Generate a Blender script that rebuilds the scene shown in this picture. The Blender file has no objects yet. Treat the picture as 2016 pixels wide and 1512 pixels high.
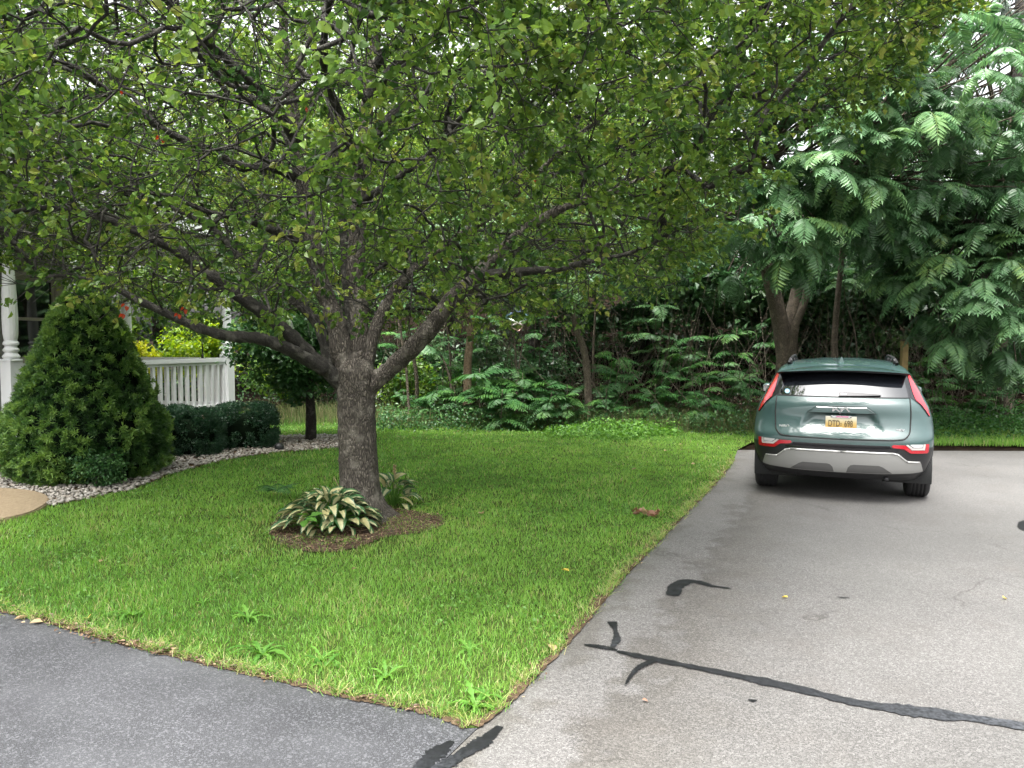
import bpy, bmesh, math, random
import numpy as np
from mathutils import Vector, Matrix, Euler
random.seed(7); rng = np.random.default_rng(11)
C = bpy.context.scene.collection
scene = bpy.context.scene
R = math.radians
# ------------------------------------------------------------------ camera, sky, sun, exposure
CAM_H = 1.7; FPX = 1500.0; PITCH = math.atan(81/1500)
cam = bpy.data.cameras.new('camera'); cam_o = bpy.data.objects.new('camera', cam); C.objects.link(cam_o)
cam_o.location = (0, 0, CAM_H); cam_o.rotation_euler = (math.pi/2-PITCH, 0, 0)
cam.sensor_width = 36; cam.lens = 36*FPX/2016; cam.clip_end = 1000; cam.clip_start = .05
scene.camera = cam_o
SUN_EL, SUN_AZ = R(68), R(200)          # high, behind the camera, veiled by cloud
w = bpy.data.worlds.new('World'); scene.world = w; w.use_nodes = True
wn, wl = w.node_tree.nodes, w.node_tree.links; wn.clear()
sky = wn.new('ShaderNodeTexSky'); sky.sky_type = 'NISHITA'; sky.sun_disc = False
sky.sun_elevation = SUN_EL; sky.sun_rotation = SUN_AZ; sky.dust_density = 9; sky.air_density = 1.2; sky.ozone_density = .6
hs = wn.new('ShaderNodeHueSaturation'); hs.inputs['Saturation'].default_value = .16
bg = wn.new('ShaderNodeBackground'); bg.inputs['Strength'].default_value = .15
wo = wn.new('ShaderNodeOutputWorld')
wl.new(sky.outputs[0], hs.inputs['Color']); wl.new(hs.outputs[0], bg.inputs[0]); wl.new(bg.outputs[0], wo.inputs[0])
sun = bpy.data.lights.new('sun', 'SUN'); sun.energy = 1.5; sun.angle = R(25); sun.color = (1, .97, .92)
sun_o = bpy.data.objects.new('sun', sun); C.objects.link(sun_o)
sd = Vector((math.sin(SUN_AZ)*math.cos(SUN_EL), math.cos(SUN_AZ)*math.cos(SUN_EL), math.sin(SUN_EL)))
sun_o.rotation_euler = sd.to_track_quat('Z', 'Y').to_euler()
vs = scene.view_settings; vs.view_transform = 'Standard'; vs.look = 'None'; vs.exposure = 2.35; vs.gamma = 1; vs.use_curve_mapping = False
scene.cycles.max_bounces = 8; scene.cycles.diffuse_bounces = 4; scene.cycles.transmission_bounces = 4; scene.cycles.transparent_max_bounces = 4

# ------------------------------------------------------------------ helpers
CP, SP = math.cos(PITCH), math.sin(PITCH)
def ray(px, py):
    a = (px-1008)/FPX; b = -(py-756)/FPX
    return np.array([a, CP+b*SP, -SP+b*CP])
def G(px, py, z=0.0):
    d = ray(px, py); t = (z-CAM_H)/d[2]; return np.array([d[0]*t, d[1]*t, z])
def P(px, py, Y):
    d = ray(px, py); t = Y/d[1]; return np.array([d[0]*t, Y, CAM_H+d[2]*t])
def nrm(v): 
    v = np.asarray(v, float); return v/(np.linalg.norm(v, axis=-1, keepdims=True)+1e-9)
def tag(o, label=None, cat=None, group=None, kind=None):
    for k, v in (('label', label), ('category', cat), ('group', group), ('kind', kind)):
        if v: o[k] = v
    return o
def empty(name, loc=(0, 0, 0), rz=0, **k):
    o = bpy.data.objects.new(name, None); C.objects.link(o); o.location = loc; o.rotation_euler = (0, 0, rz)
    o.empty_display_size = .1
    return tag(o, **k)
class MB:
    def __init__(s): s.V = []; s.Q = []; s.T = []; s.A = []; s.n = 0
    def add(s, V, F, tone=0.5):
        V = np.asarray(V, float).reshape(-1, 3); F = np.asarray(F, int)
        if len(F):
            (s.Q if F.shape[1] == 4 else s.T).append(F+s.n)
        s.V.append(V); s.A.append(np.broadcast_to(np.asarray(tone, float), (len(V),))); s.n += len(V)
    def box(s, c, size, rz=0, tone=.5, M=None):
        x, y, z = np.asarray(size)/2
        V = np.array([[i*x, j*y, k*z] for i in (-1, 1) for j in (-1, 1) for k in (-1, 1)])
        if rz: 
            ca, sa = math.cos(rz), math.sin(rz); V = V@np.array([[ca, sa, 0], [-sa, ca, 0], [0, 0, 1]])
        if M is not None: V = V@np.asarray(M).T
        s.add(V+np.asarray(c), [[0, 1, 3, 2], [4, 6, 7, 5], [0, 4, 5, 1], [2, 3, 7, 6], [0, 2, 6, 4], [1, 5, 7, 3]], tone)
    def tube(s, pts, rad, sides=6, cap=True, tone=.5, wob=0):
        V, F = tube_vf(pts, rad, sides, wob); s.add(V, F, tone)
        if cap:
            n = len(np.asarray(pts)); b = s.n-n*sides
            for ring, rev in ((b, 1), (b+(n-1)*sides, 0)):
                idx = [ring+k for k in range(sides)]; c = s.n
                s.V.append(np.mean(V[:sides] if rev else V[-sides:], 0)[None]); s.A.append(np.full(1, .5)); s.n += 1
                s.T.append(np.array([[idx[(k+1) % sides], idx[k], c] if rev else [idx[k], idx[(k+1) % sides], c] for k in range(sides)]))
    def lathe(s, prof, c=(0, 0, 0), sides=12, tone=.5):
        ang = np.linspace(0, 2*np.pi, sides, endpoint=False)
        V = np.array([[r*math.cos(a), r*math.sin(a), z] for r, z in prof for a in ang])+np.asarray(c)
        F = [[i*sides+k, i*sides+(k+1) % sides, (i+1)*sides+(k+1) % sides, (i+1)*sides+k] for i in range(len(prof)-1) for k in range(sides)]
        s.add(V, F, tone)
    def build(s, name, mat, parent=None, smooth=False, local=False, **k):
        me = np_mesh(name, np.concatenate(s.V), np.concatenate(s.Q) if s.Q else None, np.concatenate(s.T) if s.T else None, np.concatenate(s.A), smooth)
        return link(name, me, mat, parent, local, **k)
def np_mesh(name, V, Q=None, T=None, tone=None, smooth=False):
    me = bpy.data.meshes.new(name); me.vertices.add(len(V)); me.vertices.foreach_set('co', np.ascontiguousarray(V, dtype=np.float32).ravel())
    idx, st, n = [], [], 0
    for F in (Q, T):
        if F is not None and len(F):
            F = np.asarray(F); k = F.shape[1]; idx.append(F.ravel()); st.append(n+np.arange(len(F))*k); n += F.size
    idx = np.concatenate(idx).astype(np.int32); st = np.concatenate(st).astype(np.int32)
    me.loops.add(n); me.polygons.add(len(st)); me.loops.foreach_set('vertex_index', idx); me.polygons.foreach_set('loop_start', st)
    if smooth: me.polygons.foreach_set('use_smooth', np.ones(len(st), dtype=bool))
    else: me.polygons.foreach_set('use_smooth', np.zeros(len(st), dtype=bool))
    if tone is not None:
        a = me.attributes.new('tone', 'FLOAT', 'POINT'); a.data.foreach_set('value', np.ascontiguousarray(tone, dtype=np.float32))
    me.update(calc_edges=True); return me
def link(name, me, mat, parent=None, local=False, **k):
    o = bpy.data.objects.new(name, me); C.objects.link(o)
    if mat and not me.materials: me.materials.append(mat)
    if parent is not None:
        o.parent = parent
        if not local: o.matrix_parent_inverse = Matrix.Translation(-Vector(parent.location))
    return tag(o, **k)
def tube_vf(pts, rad, sides=6, wob=0):
    pts = np.asarray(pts, float); n = len(pts); rad = np.broadcast_to(np.asarray(rad, float), (n,))
    tn = nrm(np.gradient(pts, axis=0)) if n > 2 else nrm(np.repeat((pts[1]-pts[0])[None], n, 0))
    up = np.array([0, 0, 1.]) if abs(tn[0][2]) < .9 else np.array([1., 0, 0])
    a = nrm(np.cross(tn, up)); b = np.cross(tn, a)
    th = np.linspace(0, 2*np.pi, sides, endpoint=False)
    ring = a[:, None]*np.cos(th)[None, :, None]+b[:, None]*np.sin(th)[None, :, None]
    rr = rad[:, None, None]*np.ones((n, sides, 1))
    if wob: rr = rr*(1+wob*rng.normal(size=(n, sides, 1)))
    V = (pts[:, None]+ring*rr).reshape(-1, 3)
    i = np.arange(n-1)[:, None]*sides; k = np.arange(sides)[None]; k2 = (k+1) % sides
    F = np.stack([i+k, i+k2, i+sides+k2, i+sides+k], -1).reshape(-1, 4)
    return V, F
def spline(pts, n):
    pts = np.asarray(pts, float); t = np.concatenate([[0], np.cumsum(np.linalg.norm(np.diff(pts[:, :3], axis=0), axis=1))])
    tt = np.linspace(0, t[-1], n); m = np.gradient(pts, t, axis=0); i = np.clip(np.searchsorted(t, tt, 'right')-1, 0, len(t)-2)
    h = (t[i+1]-t[i])[:, None]; u = ((tt-t[i])[:, None])/h
    return (2*u**3-3*u**2+1)*pts[i]+(u**3-2*u**2+u)*h*m[i]+(-2*u**3+3*u**2)*pts[i+1]+(u**3-u**2)*h*m[i+1]
def in_poly(x, y, poly):
    poly = np.asarray(poly); r = np.zeros(len(x), bool); n = len(poly)
    for i in range(n):
        x1, y1 = poly[i][:2]; x2, y2 = poly[(i+1) % n][:2]
        c = ((y1 > y) != (y2 > y)) & (x < (x2-x1)*(y-y1)/(y2-y1+1e-12)+x1); r ^= c
    return r
def dist_line(x, y, pl):
    d = np.full(len(x), 1e9)
    for (x1, y1), (x2, y2) in zip([p[:2] for p in pl[:-1]], [p[:2] for p in pl[1:]]):
        L = (x2-x1)**2+(y2-y1)**2; t = np.clip(((x-x1)*(x2-x1)+(y-y1)*(y2-y1))/L, 0, 1)
        d = np.minimum(d, np.hypot(x-x1-t*(x2-x1), y-y1-t*(y2-y1)))
    return d
def vnoise(x, y, s, seed=0):
    r = np.random.default_rng(seed); g = r.random((64, 64)); u = x*s+200.3; v = y*s+200.7
    i, j = np.floor(u).astype(int), np.floor(v).astype(int); fu, fv = u-i, v-j; fu = fu*fu*(3-2*fu); fv = fv*fv*(3-2*fv)
    q = lambda a, b: g[a % 64, b % 64]
    return (q(i, j)*(1-fu)+q(i+1, j)*fu)*(1-fv)+(q(i, j+1)*(1-fu)+q(i+1, j+1)*fu)*fv

# ------------------------------------------------------------------ materials
class NT:
    def __init__(s, name):
        s.m = bpy.data.materials.new(name); s.m.use_nodes = True; s.t = s.m.node_tree; s.n = s.t.nodes; s.l = s.t.links
        s.b = s.n['Principled BSDF']; s.out = s.n['Material Output']
    def new(s, ty, **k):
        n = s.n.new('ShaderNode'+ty)
        for a, v in k.items():
            if a.startswith('i_'):
                key = a[2:]; key = int(key) if key.isdigit() else key.replace('_', ' ')
                n.inputs[key].default_value = v
            else: setattr(n, a, v)
        return n
    def link(s, a, b): s.l.new(a, b)
    def ramp(s, fac, stops, interp='LINEAR'):
        r = s.n.new('ShaderNodeValToRGB'); e = r.color_ramp.elements; r.color_ramp.interpolation = interp
        while len(e) < len(stops): e.new(.5)
        for x, (p, c) in zip(e, stops):
            x.position = p; x.color = (*c, 1) if not isinstance(c, (int, float)) else (c, c, c, 1)
        s.link(fac, r.inputs[0]); return r.outputs[0]
    def coord(s, scale=(1, 1, 1), kind='Object'):
        t = s.new('TexCoord'); m = s.new('Mapping'); m.inputs['Scale'].default_value = scale; s.link(t.outputs[kind], m.inputs[0]); return m.outputs[0]
    def noise(s, vec, scale, detail=4, rough=.55):
        n = s.new('TexNoise', i_Scale=scale, i_Detail=detail, i_Roughness=rough); s.link(vec, n.inputs['Vector']); return n.outputs['Fac']
    def mix(s, fac, a, b, mode='MIX'):
        m = s.new('Mix', data_type='RGBA', blend_type=mode)
        for ix, v in ((0, fac), (6, a), (7, b)):
            inp = m.inputs[ix]
            if hasattr(v, 'node'): s.link(v, inp)
            elif ix == 0: inp.default_value = v
            else: inp.default_value = (v, v, v, 1) if isinstance(v, (int, float)) else (*v, 1)
        return m.outputs[2]
    def math(s, op, a, b=0.0):
        m = s.new('Math', operation=op)
        for inp, v in ((m.inputs[0], a), (m.inputs[1], b)):
            if hasattr(v, 'node'): s.link(v, inp)
            else: inp.default_value = v
        return m.outputs[0]
    def bump(s, h, strength=.5, dist=.02):
        b = s.new('Bump', i_Strength=strength, i_Distance=dist); s.link(h, b.inputs['Height']); s.link(b.outputs[0], s.b.inputs['Normal'])
    def attr(s, name='tone'):
        return s.new('Attribute', attribute_name=name).outputs['Fac']
    def base(s, col, rough=.5, metal=0, spec=.5, **k):
        if hasattr(col, 'node'): s.link(col, s.b.inputs['Base Color'])
        else: s.b.inputs['Base Color'].default_value = (*col, 1)
        if hasattr(rough, 'node'): s.link(rough, s.b.inputs['Roughness'])
        else: s.b.inputs['Roughness'].default_value = rough
        s.b.inputs['Metallic'].default_value = metal; s.b.inputs['Specular IOR Level'].default_value = spec
        for a, v in k.items(): s.b.inputs[a.replace('_', ' ')].default_value = v
        return s.m
K = .74
def dim(c, k=K): return tuple(x*k for x in c)
def plain(name, col, rough=.5, metal=0, var=.12, scale=6, kk=K, **k):
    col = dim(col, kk); t = NT(name); n = t.noise(t.coord(), scale)
    c = t.ramp(n, [(.25, tuple(x*(1-var) for x in col)), (.75, tuple(min(1, x*(1+var)) for x in col))])
    return t.base(c, rough, metal, **k)
def leafmat(name, stops, rough=.38, trans=.35, tcol=1.5, objrand=False, spec=.5):
    t = NT(name)
    f = t.attr()
    if objrand:
        f = t.math('ADD', t.math('MULTIPLY', f, .45), t.math('MULTIPLY', t.new('ObjectInfo').outputs['Random'], .55))
    c = t.ramp(f, stops)
    t.base(c, rough, 0, spec)
    tr = t.new('BsdfTranslucent'); hv = t.new('HueSaturation', i_Value=tcol, i_Saturation=1.1, i_Hue=.49); t.link(c, hv.inputs['Color']); t.link(hv.outputs[0], tr.inputs[0])
    mx = t.new('MixShader'); mx.inputs[0].default_value = trans
    t.link(t.b.outputs[0], mx.inputs[1]); t.link(tr.outputs[0], mx.inputs[2]); t.link(mx.outputs[0], t.out.inputs[0])
    return t.m
M = {}
PEAR = [(0, (.042, .10, .026)), (.35, (.10, .19, .040)), (.75, (.19, .295, .06)), (.96, (.27, .35, .08)), (1, (.29, .33, .09))]
M['pear_leaf'] = leafmat('pear_leaf', PEAR, .28, .45)
M['pear_leaf_single'] = leafmat('pear_leaf_single', PEAR, .28, .42, objrand=True)
M['red_leaf'] = leafmat('red_leaf', [(0, (.33, .022, .015)), (1, (.45, .09, .022))], .4, .4)
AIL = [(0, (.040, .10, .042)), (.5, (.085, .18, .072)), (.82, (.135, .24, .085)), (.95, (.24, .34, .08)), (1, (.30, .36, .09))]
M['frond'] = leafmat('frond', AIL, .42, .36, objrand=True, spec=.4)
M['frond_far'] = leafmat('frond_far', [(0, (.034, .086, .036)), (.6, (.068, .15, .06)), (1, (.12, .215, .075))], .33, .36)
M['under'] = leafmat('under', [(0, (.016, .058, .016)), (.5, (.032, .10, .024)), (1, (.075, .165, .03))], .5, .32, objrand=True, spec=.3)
M['bush_bright'] = leafmat('bush_bright', [(0, (.07, .15, .02)), (.6, (.16, .26, .025)), (1, (.32, .38, .03))], .4, .45)
M['bush_yellow'] = leafmat('bush_yellow', [(0, (.22, .30, .02)), (1, (.5, .5, .03))], .4, .4)
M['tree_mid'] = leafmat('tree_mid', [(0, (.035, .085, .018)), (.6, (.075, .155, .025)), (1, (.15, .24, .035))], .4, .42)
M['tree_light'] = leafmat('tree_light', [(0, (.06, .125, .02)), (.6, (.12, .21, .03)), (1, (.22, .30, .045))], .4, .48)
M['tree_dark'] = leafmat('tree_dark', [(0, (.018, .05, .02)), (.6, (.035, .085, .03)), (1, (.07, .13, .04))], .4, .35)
M['broad_dark'] = leafmat('broad_dark', [(0, (.02, .062, .02)), (.6, (.038, .105, .03)), (1, (.08, .165, .045))], .42, .28, spec=.35)
M['spruce'] = leafmat('spruce', [(0, (.012, .04, .010)), (.45, (.05, .125, .026)), (1, (.16, .27, .055))], .5, .3)
M['box'] = leafmat('box', [(0, (.010, .036, .018)), (.6, (.022, .068, .032)), (1, (.05, .115, .05))], .36, .2)
M['conifer'] = leafmat('conifer', [(0, (.014, .035, .018)), (1, (.035, .07, .035))], .5, .2)
M['grass'] = leafmat('grass', [(0, (.05, .135, .022)), (.4, (.125, .28, .045)), (.8, (.21, .37, .07)), (.9, (.30, .34, .10)), (1, (.37, .33, .18))], .42, .45, 1.5)
M['weed'] = leafmat('weed', [(0, (.055, .15, .022)), (1, (.11, .24, .038))], .6, .4, spec=.25)
M['cover'] = leafmat('cover', [(0, (.045, .13, .018)), (1, (.12, .26, .035))], .5, .4)
M['dry'] = leafmat('dry', [(0, (.03, .06, .018)), (.5, (.065, .10, .03)), (.8, (.14, .13, .06)), (1, (.22, .18, .11))], .7, .3, spec=.2)
M['litter'] = leafmat('litter', [(0, (.022, .013, .009)), (.5, (.085, .05, .03)), (.8, (.18, .115, .068)), (1, (.30, .22, .13))], .6, .15)
M['yellow_leaf'] = leafmat('yellow_leaf', [(0, (.42, .32, .045)), (1, (.48, .38, .09))], .45, .3)
M['tan_leaf'] = leafmat('tan_leaf', [(0, (.30, .215, .115)), (1, (.36, .275, .16))], .5, .25)
M['brown_leaf'] = leafmat('brown_leaf', [(0, (.13, .06, .03)), (1, (.2, .1, .06))], .5, .15)
def bark(name, a, b, c, scale=1, zs=.28):
    a, b, c = dim(a, .85), dim(b, .85), dim(c, .85)
    t = NT(name); v = t.coord((1, 1, zs)); 
    vo = t.new('TexVoronoi', feature='DISTANCE_TO_EDGE', i_Scale=58*scale); nz = t.new('TexNoise', i_Scale=9*scale, i_Detail=5); t.link(v, nz.inputs['Vector'])
    mv = t.new('VectorMath', operation='MULTIPLY_ADD'); t.link(nz.outputs['Color'], mv.inputs[0]); mv.inputs[1].default_value = (.12/scale,)*3; t.link(v, mv.inputs[2])
    t.link(mv.outputs[0], vo.inputs['Vector'])
    rid = t.ramp(vo.outputs[0], [(0, 0.0), (.35, 1.0)])
    col = t.mix(rid, a, b); col = t.mix(t.ramp(t.noise(t.coord(), 7*scale, 6), [(.52, 0.0), (.66, .75)]), col, c)
    t.base(col, .75, 0, .3); t.bump(rid, .9, .012/scale); return t.m
M['bark'] = bark('bark', (.024, .020, .016), (.165, .145, .118), (.235, .215, .18))
M['bark_branch'] = bark('bark_branch', (.013, .012, .010), (.050, .046, .037), (.125, .12, .10), 2.2)
M['bark_pale'] = bark('bark_pale', (.09, .06, .035), (.26, .19, .12), (.3, .24, .16), 1.2)
M['bark_grey'] = bark('bark_grey', (.06, .05, .036), (.18, .145, .105), (.23, .19, .14), 1.2)
M['bark_dark'] = bark('bark_dark', (.015, .012, .01), (.05, .04, .035), (.11, .10, .09), 1.3)
def asphalt(name, lo, mid, hi, kind):
    k_ = .62 if kind == 'old' else .80; lo, mid, hi = dim(lo, k_), dim(mid, k_), dim(hi, k_)
    t = NT(name); v = t.coord()
    vo = t.new('TexVoronoi', i_Scale=135); t.link(v, vo.inputs['Vector'])
    sp = t.new('SeparateColor'); t.link(vo.outputs['Color'], sp.inputs[0])
    agg = t.ramp(sp.outputs[0], [(.0, tuple(x*.35 for x in mid)), (.3, tuple(x*.68 for x in mid)), (.7, tuple(x*1.12 for x in mid)), (1, tuple(x*.3+y*.7 for x, y in zip(mid, hi)))])
    fine = t.noise(v, 260, 2); agg = t.mix(.42, agg, t.ramp(fine, [(.38, lo), (.5, mid), (.62, hi)]))
    big = t.noise(v, .55, 6, .62); agg = t.mix(1, agg, t.ramp(big, [(.3, .78), (.7, 1.14)]), 'MULTIPLY')
    if kind == 'old':
        d = t.math('ADD', t.attr(), t.math('MULTIPLY', t.math('SUBTRACT', t.noise(v, 3.5, 5), .5), .35))
        st = t.ramp(d, [(.0, (.86, .84, .80)), (.04, (1.12, 1.12, 1.12)), (.125, (1.10, 1.10, 1.11)), (.165, (.76, .74, .71)), (.22, (.88, .86, .83)), (.36, (1, 1, 1)), (1, (1, 1, 1))])
        agg = t.mix(1, agg, st, 'MULTIPLY')
        st2 = t.ramp(t.noise(v, 1.7, 5, .6), [(.52, 0.0), (.78, .35)]); agg = t.mix(st2, agg, (.055, .047, .04))
        cr = t.new('TexVoronoi', feature='DISTANCE_TO_EDGE', i_Scale=.55); wv = t.new('VectorMath', operation='MULTIPLY_ADD')
        nz = t.new('TexNoise', i_Scale=2.5, i_Detail=6); t.link(v, nz.inputs['Vector']); t.link(nz.outputs['Color'], wv.inputs[0]); wv.inputs[1].default_value = (.6,)*3; t.link(v, wv.inputs[2]); t.link(wv.outputs[0], cr.inputs['Vector'])
        ck = t.math('MULTIPLY', t.ramp(cr.outputs[0], [(.0015, 1.0), (.006, 0.0)]), t.ramp(t.noise(v, .9, 2), [(.52, 0.0), (.6, .75)]))
        agg = t.mix(ck, agg, (.03, .028, .025))
    else:
        pt = t.ramp(t.noise(v, .9, 5, .6), [(.45, 0.0), (.68, .5)]); agg = t.mix(pt, agg, t.mix(.35, agg, (.15, .153, .163)))
        dk = t.ramp(t.noise(v, 1.6, 4, .6), [(.30, .5), (.45, 0.0)]); agg = t.mix(dk, agg, (.03, .03, .034))
    t.base(agg, .62, 0, .45); t.bump(sp.outputs[1], .35, .006); return t.m
M['old'] = asphalt('old_asphalt', (.036, .034, .0315), (.132, .127, .121), (.30, .295, .288), 'old')
M['dark'] = asphalt('dark_asphalt', (.0045, .005, .006), (.025, .026, .030), (.20, .205, .22), 'dark')
def sealm():
    t = NT('sealant'); v = t.coord(); n = t.noise(v, 22, 6, .65)
    c = t.ramp(n, [(.35, (.004, .0045, .005)), (.62, (.009, .0095, .011)), (.78, (.035, .035, .037))]); c = t.mix(t.math('MAXIMUM', t.math('MULTIPLY', t.attr(), .8), t.ramp(t.noise(v, 14, 6, .7), [(.58, 0.0), (.72, .4)])), c, t.ramp(t.noise(v, 60, 4), [(.35, (.012, .0135, .016)), (.65, (.075, .08, .09))]))
    return t.base(c, .5, 0, .3)
M['sealant'] = sealm()
def soilm(name, a, b, c, s=14):
    a, b, c = dim(a), dim(b), dim(c)
    t = NT(name); v = t.coord(); n = t.noise(v, s, 6, .7); col = t.ramp(n, [(.3, a), (.52, b), (.72, c)])
    t.base(col, .95, 0, .02); t.bump(n, .8, .05); return t.m
M['soil'] = soilm('soil', (.04, .03, .02), (.12, .085, .055), (.24, .18, .115), 22)
M['lawn'] = soilm('lawn_soil', (.03, .05, .012), (.055, .09, .02), (.11, .12, .04), 9)
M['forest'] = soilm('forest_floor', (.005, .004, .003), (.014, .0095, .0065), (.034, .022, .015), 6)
M['mulch'] = soilm('mulch', (.03, .02, .015), (.12, .085, .06), (.26, .19, .13), 30)
M['concrete'] = soilm('concrete', (.29, .22, .14), (.36, .285, .19), (.42, .34, .235), 30)
t = NT('stone'); f = t.math('ADD', t.math('MULTIPLY', t.attr(), .6), t.math('MULTIPLY', t.new('ObjectInfo').outputs['Random'], .4))
c = t.ramp(f, [(0, (.075, .055, .04)), (.35, (.17, .148, .12)), (.7, (.27, .258, .232)), (1, (.38, .372, .348))]); c = t.mix(t.math('MULTIPLY', t.noise(t.coord(), 30), .35), c, (.2, .17, .14)); M['stone'] = t.base(c, .6)
M['white'] = plain('white_vinyl', (.80, .81, .82), .38, 0, .04, 3, 1)
M['siding'] = plain('siding', (.32, .315, .295), .55, 0, .05, 3)
M['trim'] = plain('window_trim', (.42, .39, .34), .45, 0, .05)
M['deck'] = plain('deck_brown', (.15, .075, .05), .6, 0, .25, 9)
M['decktan'] = plain('deck_tan', (.33, .24, .17), .6, 0, .15, 8)
M['shingle'] = plain('shingle', (.16, .16, .165), .8, 0, .25, 30)
M['iron'] = plain('black_iron', (.012, .012, .013), .4, .3)
M['core'] = plain('inner_shade', (.010, .018, .010), 1.0, spec=0)  # near-black core: the shade inside the shrubs is put into its colour
t = NT('window_glass'); M['glass'] = t.base((.008, .011, .011), .03, 0, .8)
t = NT('car_paint'); c = t.mix(t.math('MULTIPLY', t.noise(t.coord(), 900, 1), .25), (.026, .055, .053), (.038, .073, .071)); M['paint'] = t.base(c, .42, .05, .3, Coat_Weight=1.0, Coat_Roughness=.03)
t = NT('car_glass'); M['carglass'] = t.base((.006, .007, .009), .02, 0, 1.0, IOR=1.5, Coat_Weight=.3, Coat_Roughness=.02)
M['clad'] = plain('black_plastic', (.016, .016, .018), .45, 0, .1, 40)
M['gloss_black'] = plain('gloss_black', (.008, .008, .01), .14, 0, .1)
M['gap'] = plain('seam_black', (.006, .007, .007), .7)
M['silver'] = plain('silver_plastic', (.45, .45, .435), .36, .55, .04, 4)
M['silver_dark'] = plain('silver_shadow', (.13, .128, .126), .5, .3, .05, 4)
M['chrome'] = plain('chrome', (.75, .76, .78), .12, 1, .02, 6, 1)
t = NT('lens_red'); M['red'] = t.base((.30, .004, .012), .16, 0, .6, Coat_Weight=.6, Coat_Roughness=.08)
t = NT('lens_clear'); M['clear'] = t.base((.52, .52, .52), .2, .3, .6, Coat_Weight=1.0)
M['lens_grey'] = plain('lens_grey', (.5, .45, .43), .3, 0, .05)
M['tyre'] = plain('tyre_rubber', (.013, .013, .014), .7, 0, .2, 30)
M['alloy'] = plain('alloy', (.35, .36, .37), .3, .9)
t = NT('plate_gold'); v = t.new('TexCoord'); sp = t.new('SeparateXYZ'); t.link(v.outputs['Generated'], sp.inputs[0]); M['plate'] = t.base(t.ramp(sp.outputs[2], [(0, (.42, .23, .045)), (.45, (.45, .31, .10)), (.8, (.48, .44, .31)), (1, (.5, .485, .43))]), .35)
M['ink'] = plain('plate_ink', (.10, .07, .03), .5)
M['pink'] = plain('frame_pink', (.55, .16, .28), .4)
M['sticker'] = plain('sticker_teal', (.16, .36, .42), .5)
M['wood_post'] = plain('yellow_wood', (.30, .22, .09), .8, 0, .3, 12)

# ------------------------------------------------------------------ ground
edge_px = [(860, 1512), (940, 1435), (1000, 1390), (1050, 1338), (1100, 1288), (1150, 1232), (1210, 1158), (1260, 1105), (1305, 1060), (1345, 1018), (1385, 978), (1420, 940), (1444, 908)]
EDGE = np.array([G(*p)[:2] for p in edge_px])
d0 = EDGE[0]-EDGE[1]; d0 /= np.linalg.norm(d0)
EDGE = np.vstack([EDGE[0]+d0*5.5, EDGE[0]+d0*1.5, EDGE])
FAR0, FAR1 = G(1452, 886)[:2], G(2016, 888)[:2]
def wood_edge(x): return np.interp(x, [-12, -6, -2, 0, 3, 8, 14], [18.5, 17.6, 16.4, 15.3, 14.0, 13.5, 13.3])
def H(x, y):
    x = np.asarray(x, float); y = np.asarray(y, float)
    s = y-wood_edge(x)-1.6; s = np.maximum(s, 0); h = 5.2*(1-np.exp(-(s/9)**1.3))
    h = h*np.interp(x, [-14, -7, -2], [.35, .6, 1])
    return h+(.10*(vnoise(x, y, .8, 3)-.5))*np.clip(s, 0, 1)-.03
def terrain():
    xs = np.concatenate([np.linspace(-250, -32, 8), np.linspace(-30, 30, 90), np.linspace(32, 250, 8)])
    ys = np.concatenate([np.linspace(-250, -12, 6), np.linspace(-10, 45, 110), np.linspace(48, 300, 10)])
    X, Y = np.meshgrid(xs, ys); V = np.stack([X, Y, H(X, Y)], -1).reshape(-1, 3); nx = len(xs)
    i = np.arange(len(ys)-1)[:, None]*nx; k = np.arange(nx-1)[None]
    F = np.stack([i+k, i+k+1, i+nx+k+1, i+nx+k], -1).reshape(-1, 4)
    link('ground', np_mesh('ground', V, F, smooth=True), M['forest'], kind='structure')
terrain()
def sheet(name, poly, z, mat, **k):
    bm = bmesh.new(); vs_ = [bm.verts.new((p[0], p[1], z)) for p in poly]; f = bm.faces.new(vs_)
    if f.normal.z < 0 or True: bmesh.ops.recalc_face_normals(bm, faces=bm.faces[:])
    f.normal_update()
    if f.normal.z < 0: f.normal_flip()
    bmesh.ops.triangulate(bm, faces=bm.faces[:]); me = bpy.data.meshes.new(name); bm.to_mesh(me); bm.free()
    return link(name, me, mat, **k)
# old driveway: rows from the lawn edge to the right, tone = distance from that edge / 3 m
def driveway():
    pl = np.vstack([EDGE, FAR0]); n = len(pl); cols = np.array([0, .05, .12, .2, .3, .4, .5, .6, .75, .9, 1.1, 1.4, 1.8, 2.4, 3.2, 4.5, 6, 9, 14])
    dirs = []
    for i in range(n):
        a = pl[min(i+1, n-1)]-pl[max(i-1, 0)]; a /= np.linalg.norm(a); dirs.append(np.array([a[1], -a[0]]))
    dirs = np.array(dirs); far = (FAR1-FAR0)/np.linalg.norm(FAR1-FAR0); base_d = np.array([.92, -.39])
    for i in range(n):
        u = max(0, (i-4)/(n-5)); dd = base_d*(1-u**2)+far*u**2; dirs[i] = dd/np.linalg.norm(dd)
    V = (pl[:, None]+dirs[:, None]*cols[None, :, None]).reshape(-1, 2); V = np.c_[V, np.full(len(V), 0.0)]
    m = len(cols); i = np.arange(n-1)[:, None]*m; k = np.arange(m-1)[None]
    F = np.stack([i+k, i+k+1, i+m+k+1, i+m+k], -1).reshape(-1, 4)
    o = link('driveway', np_mesh('driveway', V, F, tone=np.tile(cols/3, n)), M['old'], kind='structure')
    if o.data.polygons[0].normal.z < 0: o.data.flip_normals()
driveway()
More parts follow.
